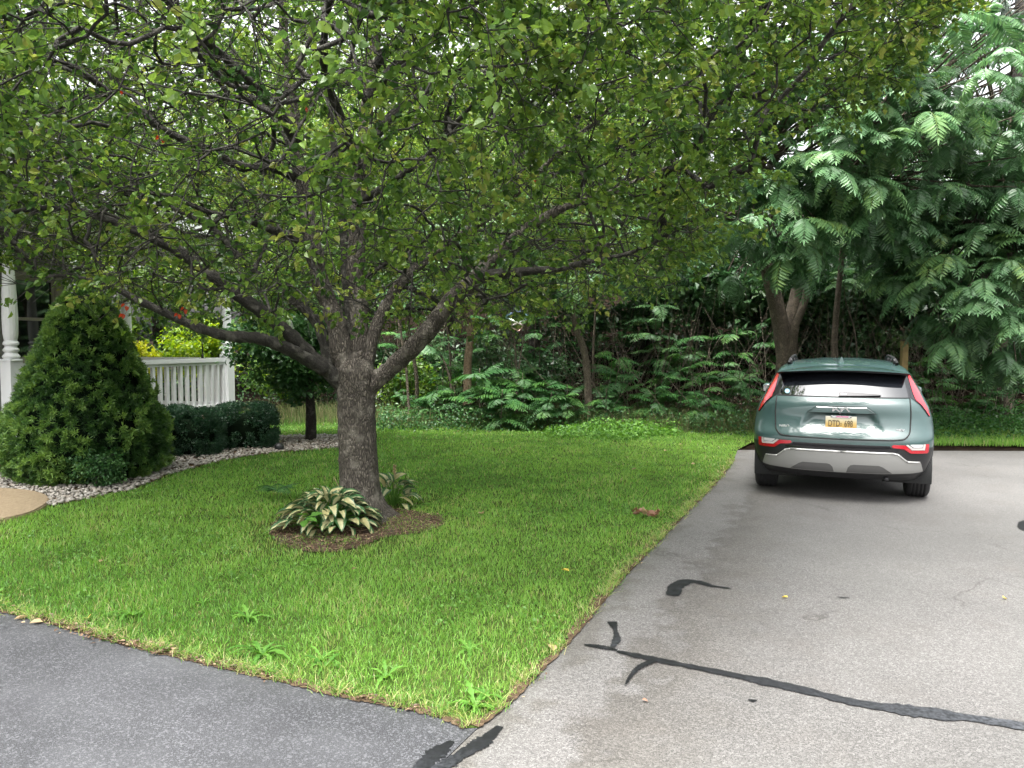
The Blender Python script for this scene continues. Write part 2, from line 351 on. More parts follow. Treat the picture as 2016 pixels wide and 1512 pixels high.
dark_px = [(-420, 1120), (-150, 1165), (0, 1205), (130, 1238), (210, 1262), (330, 1292), (440, 1318), (560, 1346), (700, 1380), (800, 1398), (880, 1420), (915, 1436)]
DARK = np.array([G(*p)[:2] for p in dark_px])
sheet('side_road', [*DARK, EDGE[3]+(.0, -.0), EDGE[2], EDGE[1], EDGE[0], (-6, -3.5), (-14, 2)], 0.004, M['dark'], kind='structure')
LAWN_FRONT = np.vstack([DARK, EDGE[3:], FAR0])
# lawn
bed_front_px = [(-60, 1040), (40, 1022), (95, 1000), (180, 985), (265, 966), (330, 938), (400, 918), (470, 903), (560, 892), (667, 884), (705, 880), (712, 868)]
bed_back_px = [(690, 861), (640, 858), (560, 860), (515, 862), (440, 880), (330, 880), (150, 905), (-60, 925)]
BED = np.array([G(*p)[:2] for p in bed_front_px+bed_back_px])
PATH = np.array([G(*p)[:2] for p in [(-120, 1045), (0, 1032), (45, 1022), (80, 1008), (96, 994), (94, 984), (70, 975), (30, 970), (-40, 968), (-160, 972)]])
LAWN = np.vstack([LAWN_FRONT, G(1480, 872)[:2], G(1840, 874)[:2], G(2016, 878)[:2], (11.5, 12.6), (11.5, 15), (8, 14.6), (3, 15), (0, 16.2), (-2, 17.3), (-6, 18.5), (-11, 19), (-14, 12)])
sheet('lawn', LAWN, 0.006, M['lawn'], kind='structure')
sheet('gravel_bed', BED, 0.014, M['soil'], kind='structure')
def extr(name, poly, z0, z1, mat, bev=0, **k):
    bm = bmesh.new(); f = bm.faces.new([bm.verts.new((p[0], p[1], z0)) for p in poly])
    r = bmesh.ops.extrude_face_region(bm, geom=[f]); bmesh.ops.translate(bm, vec=(0, 0, z1-z0), verts=[v for v in r['geom'] if isinstance(v, bmesh.types.BMVert)])
    bmesh.ops.recalc_face_normals(bm, faces=bm.faces[:])
    if bev: bmesh.ops.bevel(bm, geom=[e for e in bm.edges if all(v.co.z > (z0+z1)/2 for v in e.verts)], offset=bev, segments=2, affect='EDGES')
    me = bpy.data.meshes.new(name); bm.to_mesh(me); bm.free(); return link(name, me, mat, **k)
extr('garden_path', spline(np.c_[PATH, np.zeros(len(PATH))], 40)[:, :2], -.02, .05, M['concrete'], .012, kind='structure')
# soil margins where grass thins out beside the asphalt
def strip(name, pl, w0, w1, z, mat, side, seed, **k):
    p = spline(np.c_[pl, np.zeros(len(pl))], 420)[:, :2]; tn = nrm(np.gradient(p, axis=0)); nn = np.c_[-tn[:, 1], tn[:, 0]]*side
    s = np.arange(420); wa = w0*(.05+1.6*vnoise(s, s*0, .9, seed)**2+.5*rng.random(len(s)))*1.0; wb = w1*(.3+1.4*vnoise(s, s*0+5, .12, seed+1))
    a = p-nn*wa[:, None]; b = p+nn*wb[:, None]; a = a+tn*rng.normal(0, .006, (len(s), 1)); V = np.zeros((2*len(s), 3)); V[0::2, :2] = a; V[1::2, :2] = b; V[:, 2] = z
    F = np.array([[2*i, 2*i+2, 2*i+3, 2*i+1] for i in range(419)])
    o = link(name, np_mesh(name, V, F), mat, **k)
    if o.data.polygons[0].normal.z < 0: o.data.flip_normals()
    return o
strip('soil_margin', DARK[1:], .014, .05, .010, M['soil'], 1, 5, kind='structure')
strip('soil_margin', EDGE[3:], .012, .06, .0105, M['soil'], 1, 9, kind='structure')
MULCH = np.array([G(*p)[:2] for p in [(532, 1056), (572, 1081), (636, 1092), (700, 1083), (755, 1062), (812, 1054), (866, 1040), (870, 1022), (828, 1011), (780, 1004), (740, 992), (650, 990), (545, 1028)]])
MULCH = spline(np.c_[np.vstack([MULCH, MULCH[:1]]), np.zeros(14)], 90)[:-1, :2]; MULCH = MULCH+rng.normal(0, .012, MULCH.shape)
sheet('mulch_ring', MULCH, .018, M['mulch'], kind='structure')

# crack sealer on the drive (flat tar pieces at their real place)
def tar(name, px, label, width_px=None, tone=0.0, z=.006, closed=None):
    if closed is not None:
        pts = np.array([G(*p)[:2] for p in closed]); pts = spline(np.c_[np.vstack([pts, pts[:1]]), np.zeros(len(pts)+1)], 60)[:-1, :2]
        pts = pts+rng.normal(0, .004, pts.shape); o = sheet(name, pts, z, M['sealant'])
    else:
        c = np.array([np.r_[G(*p)[:2], wd] for p, wd in zip(px, width_px)]); c = spline(np.c_[c[:, :2], c[:, 2]*0, c[:, 2]], 90)
        p = c[:, :2]; wd = c[:, 3]*.8*(.75+.5*vnoise(np.arange(90)*1., np.zeros(90), .45, int(abs(px[0][0]))))*(1+.10*rng.normal(size=90)); tn = nrm(np.gradient(p, axis=0)); nn = np.c_[-tn[:, 1], tn[:, 0]]
        V = np.zeros((180, 3)); V[0::2, :2] = p-nn*wd[:, None]/2; V[1::2, :2] = p+nn*wd[:, None]/2; V[:, 2] = z
        F = np.array([[2*i+1, 2*i, 2*i+2, 2*i+3] for i in range(89)]); tv = np.repeat(np.linspace(0, 1, 90)**2*tone, 2)
        o = link(name, np_mesh(name, V, F, tone=tv), M['sealant'])
        if o.data.polygons[0].normal.z < 0: o.data.flip_normals()
    return tag(o, label, 'tar patch', 'black crack sealer on the old driveway')
tar('sealed_crack', [(1215, 1284), (1270, 1296), (1350, 1312), (1450, 1332), (1580, 1360), (1680, 1384), (1800, 1402), (1900, 1414), (2016, 1432), (2150, 1455)], 'long black band of crack sealer running from the lawn side across the drive', [.035, .09, .075, .085, .10, .075, .135, .11, .09, .08], 1.0)
tar('sealed_crack', [(1150, 1271), (1180, 1275), (1215, 1282)], 'short black streak of sealer just left of the long band, pointing at the lawn', [.02, .06, .03], 0, .007)
tar('sealed_crack', [(1205, 1226), (1212, 1245), (1214, 1262), (1206, 1276)], 'patchy black smear of sealer above the left end of the long band', [.07, .035, .06, .04], .5, .008)
tar('sealed_crack', [(1290, 1302), (1262, 1314), (1240, 1336), (1232, 1350)], 'thin curved black spur of sealer below the long band', [.05, .045, .02, .012], 0, .009)
tar('tar_patch', None, 'hook shaped black tar patch on the drive in front of the car', closed=[(1312, 1172), (1322, 1150), (1345, 1142), (1375, 1144), (1405, 1153), (1440, 1160), (1400, 1157), (1365, 1149), (1345, 1158), (1330, 1175)])
tar('tar_patch', None, 'rounded black tar patch at the right border of the photo', closed=[(2003, 1034), (2010, 1027), (2030, 1024), (2050, 1030), (2050, 1048), (2020, 1047), (2008, 1042)])
tar('tar_joint', [(985, 1432), (950, 1462), (905, 1490), (860, 1520), (800, 1560)], 'wide blackened joint where the dark side road meets the pale drive', [.04, .10, .07, .11, .09], .8)
tar('tar_joint', [(890, 1462), (860, 1485), (830, 1512), (790, 1545)], 'second black smear on the dark side road beside the joint', [.03, .10, .08, .06], .6, .008)
tar('tar_speck', [(1648, 1177), (1660, 1178), (1672, 1178)], 'tiny dark smudge of tar in the middle of the drive', [.008, .02, .008])
tar('tar_speck', [(1473, 1380), (1481, 1381), (1490, 1381)], 'tiny dark smudge of tar below the long sealed band', [.012, .03, .012])

# ------------------------------------------------------------------ leaf builders
def leaves(mb, p, d, n, L, W, tone, fold=.12, curl=.1, simple=False):
    p = np.asarray(p); d = nrm(d); s = nrm(np.cross(d, n)); n = np.cross(s, d); N = len(p)
    L = np.broadcast_to(np.asarray(L, float), (N,))[:, None]; W = np.broadcast_to(np.asarray(W, float), (N,))[:, None]
    if simple:
        V = np.stack([p, p+d*L*.5-s*W*.5+n*(W*fold), p+d*L-n*L*curl, p+d*L*.5+s*W*.5+n*(W*fold)], 1).reshape(-1, 3); mb.add(V, np.arange(N)[:, None]*4+np.array([[0, 1, 2, 3]]), np.repeat(np.broadcast_to(tone, (N,)), 4)); return
    prof = [(0, 0, 0), (.30, -.5, 1), (.66, -.40, 1), (1, 0, 0), (.66, .40, 1), (.30, .5, 1)]
    V = np.stack([p+d*L*a+s*W*b+n*(W*fold*c-L*curl*a*a) for a, b, c in prof], 1).reshape(-1, 3)
    i = np.arange(N)[:, None]*6; F = np.concatenate([i+np.array([[0, 1, 2, 3]]), i+np.array([[0, 3, 4, 5]])])
    mb.add(V, F, np.repeat(np.broadcast_to(tone, (N,)), 6))
def rdir(N, zlo=-1, zhi=1):
    z = rng.uniform(zlo, zhi, N); a = rng.uniform(0, 2*np.pi, N); r = np.sqrt(np.maximum(0, 1-z*z)); return np.stack([r*np.cos(a), r*np.sin(a), z], -1)
def leaf_rand(mb, p, size, ratio=.7, droop=-.25, tone=None, nz=.8, simple=False):
    N = len(p); d = nrm(rdir(N)*np.array([1, 1, .7])+np.array([0, 0, droop])); n = nrm(rdir(N)*.75+np.array([0, 0, nz]))
    L = size*rng.uniform(.7, 1.25, N); leaves(mb, p, d, n, L, L*ratio, rng.random(N) if tone is None else tone, simple=simple)

# ------------------------------------------------------------------ pear tree
TB = G(708, 1022); TB[2] = 0
def pl(px, Ys): return [P(x, y, Y) for (x, y), Y in zip(px, Ys)]
TY = TB[1]
PXM = TY/FPX
limbs = []   # name, points, radii
def limb(px, dY, wpx):
    n = len(px); pts = np.array([P(x, y, TY+d) for (x, y), d in zip(px, dY)])
    rad = np.array(wpx)*.5*PXM*np.interp(np.arange(n), [0, 2, 5], [1, .90, .76] if px[0][0] > 697 else [1, .84, .70]); s = spline(np.c_[pts, rad], max(10, n*7)); limbs.append((s[:, :3], np.maximum(s[:, 3], .006)))
limb([(694, 760), (676, 705), (660, 634), (630, 550), (612, 460), (600, 380), (588, 280), (572, 180), (560, 80), (556, -60), (560, -260)], [0, 0, 0, -.05, -.1, -.1, -.15, -.2, -.2, -.2, -.2], [50, 48, 44, 42, 42, 41, 36, 29, 24, 20, 12])
limb([(706, 760), (708, 700), (708, 634), (702, 550), (704, 440), (712, 330), (722, 210), (738, 90), (752, -60), (760, -300)], [.02, .06, .10, .14, .16, .2, .25, .3, .35, .4], [46, 42, 40, 44, 42, 38, 33, 26, 21, 12])
limb([(700, 690), (684, 570), (676, 450), (664, 340), (650, 220), (640, 100), (630, -80)], [.1, .25, .35, .45, .6, .7, .8], [26, 22, 20, 18, 15, 13, 10])
limb([(716, 745), (725, 705), (740, 645), (764, 595), (790, 555), (835, 515), (895, 470), (960, 430), (1040, 360), (1100, 300), (1170, 240), (1240, 180), (1340, 110)], [0, .05, .1, .2, .25, .4, .5, .6, .6, .6, .5, .4, .3], [30, 28, 27, 27, 26, 25, 22, 18, 15, 12, 10, 8, 6])
limb([(712, 785), (738, 752), (757, 736), (776, 718), (813, 684), (850, 643), (888, 592), (945, 540), (990, 490), (1050, 440), (1120, 405), (1200, 380), (1290, 340), (1400, 300)], [0, -.02, -.03, -.05, -.12, -.2, -.25, -.3, -.35, -.4, -.4, -.4, -.4, -.5], [40, 38, 38, 40, 43, 44, 42, 38, 28, 22, 18, 14, 10, 6])
limb([(938, 545), (985, 540), (1030, 535), (1090, 530), (1160, 515), (1250, 495), (1340, 450)], [-.3, -.45, -.6, -.7, -.8, -1, -1.2], [26, 22, 18, 15, 12, 9, 5])
limb([(694, 775), (660, 743), (628, 715), (592, 682), (554, 644), (515, 613), (460, 574), (410, 536), (350, 494), (290, 464), (215, 433), (140, 412), (60, 412), (-40, 435)], [0, -.05, -.1, -.2, -.3, -.35, -.4, -.45, -.5, -.6, -.7, -.85, -1, -1.2], [40, 36, 35, 36, 36, 36, 34, 31, 29, 25, 20, 16, 12, 8])
limb([(640, 730), (603, 706), (560, 684), (517, 668), (440, 660), (390, 645), (330, 618), (270, 590), (220, 565), (150, 545), (60, 545)], [-.15, -.25, -.4, -.5, -.6, -.65, -.7, -.75, -.8, -.85, -.9], [24, 28, 28, 28, 26, 24, 21, 18, 14, 10, 6])
limb([(668, 735), (647, 700), (628, 640), (570, 583), (518, 541), (470, 505), (435, 465), (400, 440), (340, 410), (260, 370), (170, 330)], [.05, .15, .3, .45, .6, .7, .8, .85, .9, .95, 1], [28, 27, 27, 26, 25, 22, 19, 16, 13, 10, 6])
limb([(626, 500), (585, 470), (540, 455), (480, 430), (420, 420), (330, 385), (250, 375)], [-.1, -.25, -.4, -.55, -.7, -.9, -1.1], [22, 20, 18, 15, 13, 9, 6])
limb([(592, 350), (540, 330), (480, 330), (420, 300), (330, 260), (240, 200), (140, 130), (60, 110)], [-.1, -.3, -.5, -.7, -.9, -1.2, -1.5, -1.8], [26, 22, 20, 18, 16, 14, 11, 7])
limb([(588, 280), (545, 215), (500, 170), (440, 110), (370, 50), (300, -30)], [-.15, -.4, -.7, -1, -1.4, -1.8], [26, 22, 20, 16, 13, 8])
limb([(704, 400), (745, 375), (790, 345), (850, 300), (900, 240), (960, 180), (1040, 130)], [.1, -.1, -.3, -.5, -.7, -1, -1.3], [16, 15, 13, 11, 10, 8, 5])
limb([(720, 200), (780, 130), (830, 90), (900, 40), (960, -20), (1040, -100)], [.2, 0, -.3, -.6, -.9, -1.2], [24, 22, 18, 15, 12, 7])
limb([(706, 330), (670, 230), (640, 150), (640, 60), (660, -40), (700, -200)], [.1, -.3, -.7, -1.2, -1.8, -2.4], [20, 18, 16, 14, 11, 7])
limb([(735, 130), (830, 40), (960, -20), (1130, -50), (1290, -40), (1450, 10)], [.3, .2, .1, .1, .1, 0], [22, 18, 15, 13, 10, 6])
limb([(712, 300), (790, 210), (880, 160), (980, 150), (1090, 180), (1200, 200), (1320, 190)], [.2, .5, .9, 1.3, 1.6, 1.9, 2.2], [24, 20, 17, 14, 11, 9, 5])
limb([(600, 380), (560, 260), (500, 200), (420, 190), (340, 210), (240, 230)], [-.1, .4, .9, 1.3, 1.6, 1.9], [20, 17, 14, 12, 9, 5])
LOW = ([0, .7, 1.2, 2.4, 3.1, 3.6, 4.4, 5.1, 5.5], [2.6, 2.1, 1.98, 2.2, 2.5, 2.85, 3.5, 4.6, 5.5])
def pear_tree():
    root = empty('pear_tree', TB, label='large ornamental pear tree with forking grey trunk in the middle of the lawn', cat='tree')
    b = P(705, 1040, TY)
    mb = MB()
    zs = np.array([-.05, .02, .07, .14, .25, .45, .7, .95, 1.15, 1.32, 1.45, 1.55]); 
    cx = np.interp(zs, [0, .3, 1.5], [TB[0]+.035, TB[0]-.005, TB[0]-.02]); rr = np.array([.31, .275, .245, .215, .196, .186, .181, .179, .180, .184, .180, .13])
    pts = spline(np.c_[cx, np.full(12, TB[1]), zs, rr], 46); sides = 36
    th = np.linspace(0, 2*np.pi, sides, endpoint=False); V = []
    for i, (x, y, z, r) in enumerate(pts):
        fl = math.exp(-max(z, 0)/.16)
        q = r*(1+.28*fl*np.maximum(0, np.sin(th*2.5+.6))**2+.09*fl*np.sin(th*7)+.018*rng.normal(size=sides)+.025*np.sin(th*3+z*4))
        V.append(np.stack([x+q*np.cos(th), y+q*np.sin(th), np.full(sides, z)], -1))
    V = np.concatenate(V); n = len(pts); i = np.arange(n-1)[:, None]*sides; k = np.arange(sides)[None]; F = np.stack([i+k, i+(k+1) % sides, i+sides+(k+1) % sides, i+sides+k], -1).reshape(-1, 4)
    mb.add(V, F); mb.build('trunk', M['bark'], root, True)
    for li, (p, r) in enumerate(limbs):
        lb = MB(); lb.tube(p, r*(1+.05*np.sin(np.arange(len(r))*1.3+li)), 14 if r[0] > .05 else 9, wob=.045); lb.build('limb', M['bark'] if r[0] > .07 and li < 5 else M['bark_branch'], root, True)
    # attractor growth from the limbs out to the crown's shell
    N = 15500; r = 5.25*np.sqrt(rng.random(N)); a = rng.uniform(0, 2*np.pi, N); lo = np.interp(r, *LOW)
    hi = 2.0+6.4*np.sqrt(np.maximum(.02, 1-(r/5.5)**2)); u = rng.random(N); u = np.where(rng.random(N) < .45, u**2.2, u)
    A = np.stack([TB[0]+r*np.cos(a), TB[1]+r*np.sin(a), lo+(np.maximum(hi, lo+.2)-lo)*u], -1)
    A[:, 2] += rng.normal(0, .1, N)
    dep = A[:, 1]*CP-(A[:, 2]-CAM_H)*SP; upc = A[:, 1]*SP+(A[:, 2]-CAM_H)*CP; PX = 1008+FPX*A[:, 0]/dep; PY = 756-FPX*upc/dep
    vis = (PY > -150) & (PX > -250) & (PX < 2250) & (dep > .8)
    prob = np.where(vis, np.where(A[:, 1] > TB[1]+1.5, .55, 1.0), .22)
    # thinner inside near the trunk, where the photo shows bare twigs
    inner = ((A[:, 2] < 3.9-.25*np.maximum(0, r-1.5)) & (r < 2.9)) | ((A[:, 1] < TB[1]+.1) & (np.abs(A[:, 0]-TB[0]+.15) < .75) & (A[:, 2] < 4.2))
    prob *= np.where((A[:, 2] < 9--.25*np.maximum(0, r-1.5)) & inner, np.where(A[:, 1] < TB[1]+.1, .8, 1), 1)
    leafy = np.where(inner, rng.random(N) < np.where(A[:, 1] < TB[1]+.1, .30, np.where(r < 1.8, .42, .7)), True)
    prob *= np.where(((A[:, 0] > 2.3) & (A[:, 1] > 6.9)) | ((A[:, 0] > 1.75) & (A[:, 2] < 3.6)), .0, 1)
    prob *= np.where(dep < 2.0, 0, 1)
    sel = np.where(rng.random(N) < prob)[0][:6400]; A = A[sel]; leafy = leafy[sel]
    nodes = [np.concatenate([p[3:] for p, q in limbs])]; par = []; nodes = nodes[0]
    ndir = np.concatenate([nrm(np.gradient(p, axis=0))[3:] for p, q in limbs])
    d = np.min(np.linalg.norm(A[:, None]-nodes[None, ::3], axis=2), 1); od = np.argsort(d); A = A[od]; leafy = leafy[od]
    cap = 90000; NP = np.zeros((cap, 3)); ND = np.zeros((cap, 3)); NPAR = np.full(cap, -1); FLOW = np.zeros(cap); NR = np.zeros(cap); c = len(nodes)
    NP[:c] = nodes; ND[:c] = ndir; NR[:c] = np.hypot(nodes[:, 0]-TB[0], nodes[:, 1]-TB[1]); paths = []; tips = []
    lf = []
    for q, isl in zip(A, leafy):
        dv = q-NP[:c]; dd = np.sqrt((dv**2).sum(1)); rq = math.hypot(q[0]-TB[0], q[1]-TB[1])
        al = (dv*ND[:c]).sum(1)/(dd+1e-6)
        cost = dd*(1+.55*(1-al))+1.2*np.maximum(0, NR[:c]-rq+.05)
        j = int(np.argmin(cost)); L = dd[j]
        if L < .08 or c > cap-40: continue
        ns = max(2, int(L/.16)+1); p0 = NP[j]; m1 = p0+nrm(ND[j]*.35+nrm(dv[j]))*L*.45; tt = np.linspace(0, 1, ns+1)[:, None]
        bz = (1-tt)**2*p0+2*(1-tt)*tt*m1+tt**2*q; bz[1:-1] += rng.normal(0, .014, (ns-1, 3))
        ids = [j]; td = nrm(np.gradient(bz, axis=0))
        for k in range(1, ns+1):
            NP[c] = bz[k]; ND[c] = td[k]; NPAR[c] = ids[-1]; NR[c] = math.hypot(bz[k][0]-TB[0], bz[k][1]-TB[1]); ids.append(c); c += 1
        paths.append(ids); tips.append(c-1); lf.append(isl)
    for t_ in tips:
        k = t_
        while k >= 0: FLOW[k] += 1; k = NPAR[k]
    mb = MB()
    for ids in paths:
        f = FLOW[ids].copy(); f[0] = f[1]; mb.tube(NP[ids], .0030*f**.46+.0012, 4 if f[1] < 12 else 6, cap=False)
    # twiglets and leaves
    Lp, Ld, tone = [], [], []; 
    for t_, isl in zip(tips, lf):
        q, dq = NP[t_], ND[t_]; ct = rng.normal(.5, .2)
        for k in range(rng.integers(3, 6)):
            d = nrm(dq*.5+rdir(1)[0]*np.array([1, 1, .6])+np.array([0, 0, .12])); ln = rng.uniform(.14, .38); e = q+d*ln; e[2] -= .05*rng.random(); m = q+d*ln*.5+rng.normal(0, .015, 3)
            mb.tube(np.array([q, e]), [.0034, .0018], 3, cap=False)
            if not isl: continue
            nl = rng.integers(8, 13); tt = (.1+.95*rng.random(nl)**.5)[:, None]; pp = q+(e-q)*tt+rng.normal(0, .018, (nl, 3))
            Lp.append(pp); Ld.append(np.repeat(d[None], nl, 0)); tone.append(np.clip(ct+rng.normal(0, .22, nl), 0, 1))
    mb.build('twig', M['bark_branch'], root, True, kind='stuff')
    Lp = np.concatenate(Lp); Ld = np.concatenate(Ld); tone = np.concatenate(tone); N = len(Lp)
    d = nrm(Ld*.5+rdir(N)*np.array([1, 1, .5])+np.array([0, 0, -.35])); nn = nrm(rdir(N)*.8+np.array([0, 0, .75])); L = rng.uniform(.034, .060, N)
    dep = Lp[:, 1]; inv = (np.abs(Lp[:, 0]/dep) < .68) & (Lp[:, 2] < CAM_H+dep*.42)
    near = np.argsort(np.where(inv, dep-L*3, 99))[:300]; mask = np.ones(N, bool); mask[near] = False
    fb = MB(); bk = Lp[:, 1] > TB[1]+.3
    for mk, sm in ((mask & ~bk, False), (mask & bk, True)): leaves(fb, Lp[mk], d[mk], nn[mk], L[mk]*(1.08 if sm else 1), L[mk]*.80, tone[mk], .22, .18, sm); fb.build('foliage', M['pear_leaf'], root, False, kind='stuff')
    lm = []
    for k in range(4):
        q = MB(); leaves(q, [[0, 0, 0]], [[0, 1, 0]], [[0, 0, 1]], 1, .78, .2+.2*k, .10+.04*k, .05+.08*k); o = np.concatenate(q.V)
        me = np_mesh('leaf', o, np.concatenate(q.Q), tone=np.concatenate(q.A)); me.materials.append(M['pear_leaf_single']); lm.append(me)
    for i_ in near:
        y = d[i_]; x = nrm(np.cross(y, nn[i_])); z = np.cross(x, y); o = link('leaf', lm[int(i_) % 4], None, root)
        Mx = Matrix(((x[0], y[0], z[0], Lp[i_][0]), (x[1], y[1], z[1], Lp[i_][1]), (x[2], y[2], z[2], Lp[i_][2]), (0, 0, 0, 1)))
        o.matrix_basis = Mx@Matrix.Scale(L[i_]*1.05, 4)
    rm = lm[2].copy(); rm.materials.clear(); rm.materials.append(M['red_leaf'])
    for (px, py, Y, lab) in [(245, 600, 5.8, 'red leaf beside the spruce top'), (244, 617, 5.8, 'red leaf beside the spruce top'), (349, 618, 6.2, 'red leaf hanging over the railing'), (362, 605, 6.2, 'red leaf hanging over the railing'), (316, 270, 5.2, 'orange leaf high on the left'), (237, 185, 5.4, 'orange leaf high on the left'), (1056, 350, 6.0, 'dark red leaf amid the crown'), (1195, 46, 5.5, 'orange leaf near the top of the crown'), (604, 212, 6.8, 'orange leaf beside the stem')]:
        for q in range(2):
            o = link('leaf', rm, None, root, label=lab); o.matrix_basis = Matrix.Translation(P(px, py, Y)+rng.normal(0, .008, 3))@Euler((R(-70+30*q), R(40*q), R(110*q))).to_matrix().to_4x4()@Matrix.Scale(.043, 4)
pear_tree()

# ------------------------------------------------------------------ generic broadleaf tree
def tree(name, base, height, crown_c, crown_r, mat, label, group=None, leaf=.12, clumps=50, per=110, trunk_r=.14, bmat='bark_dark', cat='tree', trunk_pts=None, clump_r=.55, kids=None, ratio=.7):
    base = np.asarray(base, float); root = empty(name, base, label=label, cat=cat, group=group); cc = np.asarray(crown_c, float); cr = np.asarray(crown_r, float)
    tp = np.asarray(trunk_pts, float) if trunk_pts is not None else np.array([base-[0, 0, .1], base+(cc-base)*.45+rng.normal(0, .06, 3), cc+[0, 0, cr[2]*.3]])
    s = spline(tp, 14); mb = MB(); mb.tube(s, np.linspace(trunk_r*1.15, trunk_r*.35, 14), 10, wob=.03)
    d = rdir(clumps); rad = rng.random(clumps)**.4; cp = cc+d*cr*rad[:, None]
    for q in cp[:26]:
        j = rng.integers(6, 13); mb.tube(np.array([s[j], (s[j]+q)/2+[0, 0, .1*cr[2]*rng.random()], q]), [trunk_r*.3, trunk_r*.17, .008], 5, cap=False)
    mb.build('trunk', M[bmat], root, True)
    fb = MB(); p = np.repeat(cp, per, 0); p = p+rdir(len(p))*(rng.random(len(p))**.5)[:, None]*clump_r*np.array([1, 1, .6])*rng.uniform(.6, 1.3, (len(p), 1))
    tn = np.clip(np.repeat(rng.normal(.5, .2, clumps), per)+rng.normal(0, .18, len(p)), 0, 1)
    leaf_rand(fb, p, leaf, ratio, -.25, tn, simple=leaf > .11); fb.build('crown', M[mat], root, False, kind='stuff')
    return root
# trees beyond the garden, up the bank
bt = [(-13, 22, 5.0, 3.2, 3.2, 'tree_mid', 'mid green tree far behind the porch end'), (-9.3, 20.5, 4.4, 2.8, 2.9, 'tree_light', 'light green tree rising behind the porch rail'), (-6.4, 21.5, 5.0, 2.7, 3.2, 'tree_light', 'pale green backlit tree behind the pear limbs at left'),
      (-3.9, 19.6, 4.3, 2.1, 2.3, 'tree_mid', 'bushy green tree standing directly behind the small garden tree'), (-1.7, 21, 5.4, 2.2, 2.6, 'tree_light', 'bright green tree seen between the pear stems'), (.5, 19.0, 4.7, 2.1, 2.3, 'tree_mid', 'leafy tree on the bank right of the pear stems'),
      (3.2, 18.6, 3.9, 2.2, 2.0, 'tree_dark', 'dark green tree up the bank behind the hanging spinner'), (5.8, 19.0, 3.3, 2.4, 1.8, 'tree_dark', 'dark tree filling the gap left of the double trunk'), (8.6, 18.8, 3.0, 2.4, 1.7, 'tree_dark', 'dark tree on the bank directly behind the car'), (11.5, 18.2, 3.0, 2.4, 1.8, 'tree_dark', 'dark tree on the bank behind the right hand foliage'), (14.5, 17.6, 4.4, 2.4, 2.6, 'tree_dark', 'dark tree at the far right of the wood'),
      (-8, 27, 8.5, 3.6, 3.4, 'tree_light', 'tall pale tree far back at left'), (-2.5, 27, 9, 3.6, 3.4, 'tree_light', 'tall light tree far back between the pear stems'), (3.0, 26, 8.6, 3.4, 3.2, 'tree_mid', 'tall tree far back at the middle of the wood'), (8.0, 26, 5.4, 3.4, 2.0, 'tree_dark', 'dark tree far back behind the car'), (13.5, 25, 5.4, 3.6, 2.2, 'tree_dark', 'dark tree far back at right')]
for x, y, hc, r, rz_, m, lab in bt:
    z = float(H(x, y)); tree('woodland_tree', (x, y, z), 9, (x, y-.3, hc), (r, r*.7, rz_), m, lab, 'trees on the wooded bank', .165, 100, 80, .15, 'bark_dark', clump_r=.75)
# low growth on the bank that closes the wood
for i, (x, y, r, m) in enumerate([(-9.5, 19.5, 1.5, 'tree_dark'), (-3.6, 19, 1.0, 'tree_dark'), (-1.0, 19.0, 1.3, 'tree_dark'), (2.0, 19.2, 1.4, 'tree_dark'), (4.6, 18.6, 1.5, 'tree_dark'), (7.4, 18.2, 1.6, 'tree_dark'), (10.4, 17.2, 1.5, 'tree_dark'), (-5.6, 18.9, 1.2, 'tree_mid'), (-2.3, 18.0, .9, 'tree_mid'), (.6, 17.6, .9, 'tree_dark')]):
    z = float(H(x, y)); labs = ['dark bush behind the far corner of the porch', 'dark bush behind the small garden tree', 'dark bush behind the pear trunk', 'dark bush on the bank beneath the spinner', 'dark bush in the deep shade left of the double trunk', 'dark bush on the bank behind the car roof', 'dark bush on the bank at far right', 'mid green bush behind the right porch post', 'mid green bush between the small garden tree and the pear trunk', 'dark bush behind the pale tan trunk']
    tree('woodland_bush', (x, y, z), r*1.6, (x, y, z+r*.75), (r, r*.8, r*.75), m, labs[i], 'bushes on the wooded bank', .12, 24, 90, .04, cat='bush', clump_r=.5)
# yellow-green shrubs behind the porch rail
tree('golden_shrub', (-6.6, 17.2, 0), 2.6, (-6.9, 17.2, 1.55), (.95, .8, .8), 'bush_bright', 'yellow green rounded shrub behind the end rail of the porch', None, .08, 40, 130, .05, cat='shrub', clump_r=.35)
tree('golden_shrub', (-8.0, 16.6, 0), 1.9, (-8.0, 16.6, 1.2), (.55, .5, .45), 'bush_yellow', 'bright yellow low shrub behind the far porch post', None, .06, 22, 120, .03, cat='shrub', clump_r=.25)
tree('background_shrub', (-4.9, 17.6, 0), 2.0, (-5.0, 17.6, 1.5), (.9, .7, 1.0), 'tree_light', 'light green shrub behind the right porch post', None, .09, 36, 120, .05, cat='shrub', clump_r=.35)
# small garden tree in the gravel
gt = G(612, 868)
tree('garden_tree', gt, 3.4, gt+[-.12, -.1, 1.75], (1.15, 1.0, 1.0), 'broad_dark', 'small dark leaved tree standing in the gravel bed behind the pear', None, .085, 150, 95, .085, 'bark_dark', trunk_pts=[gt-[0, 0, .05], gt+[.01, 0, .5], gt+[-.02, 0, 1.0], gt+[.05, 0, 1.7], gt+[-.1, 0, 2.6]], clump_r=.30)

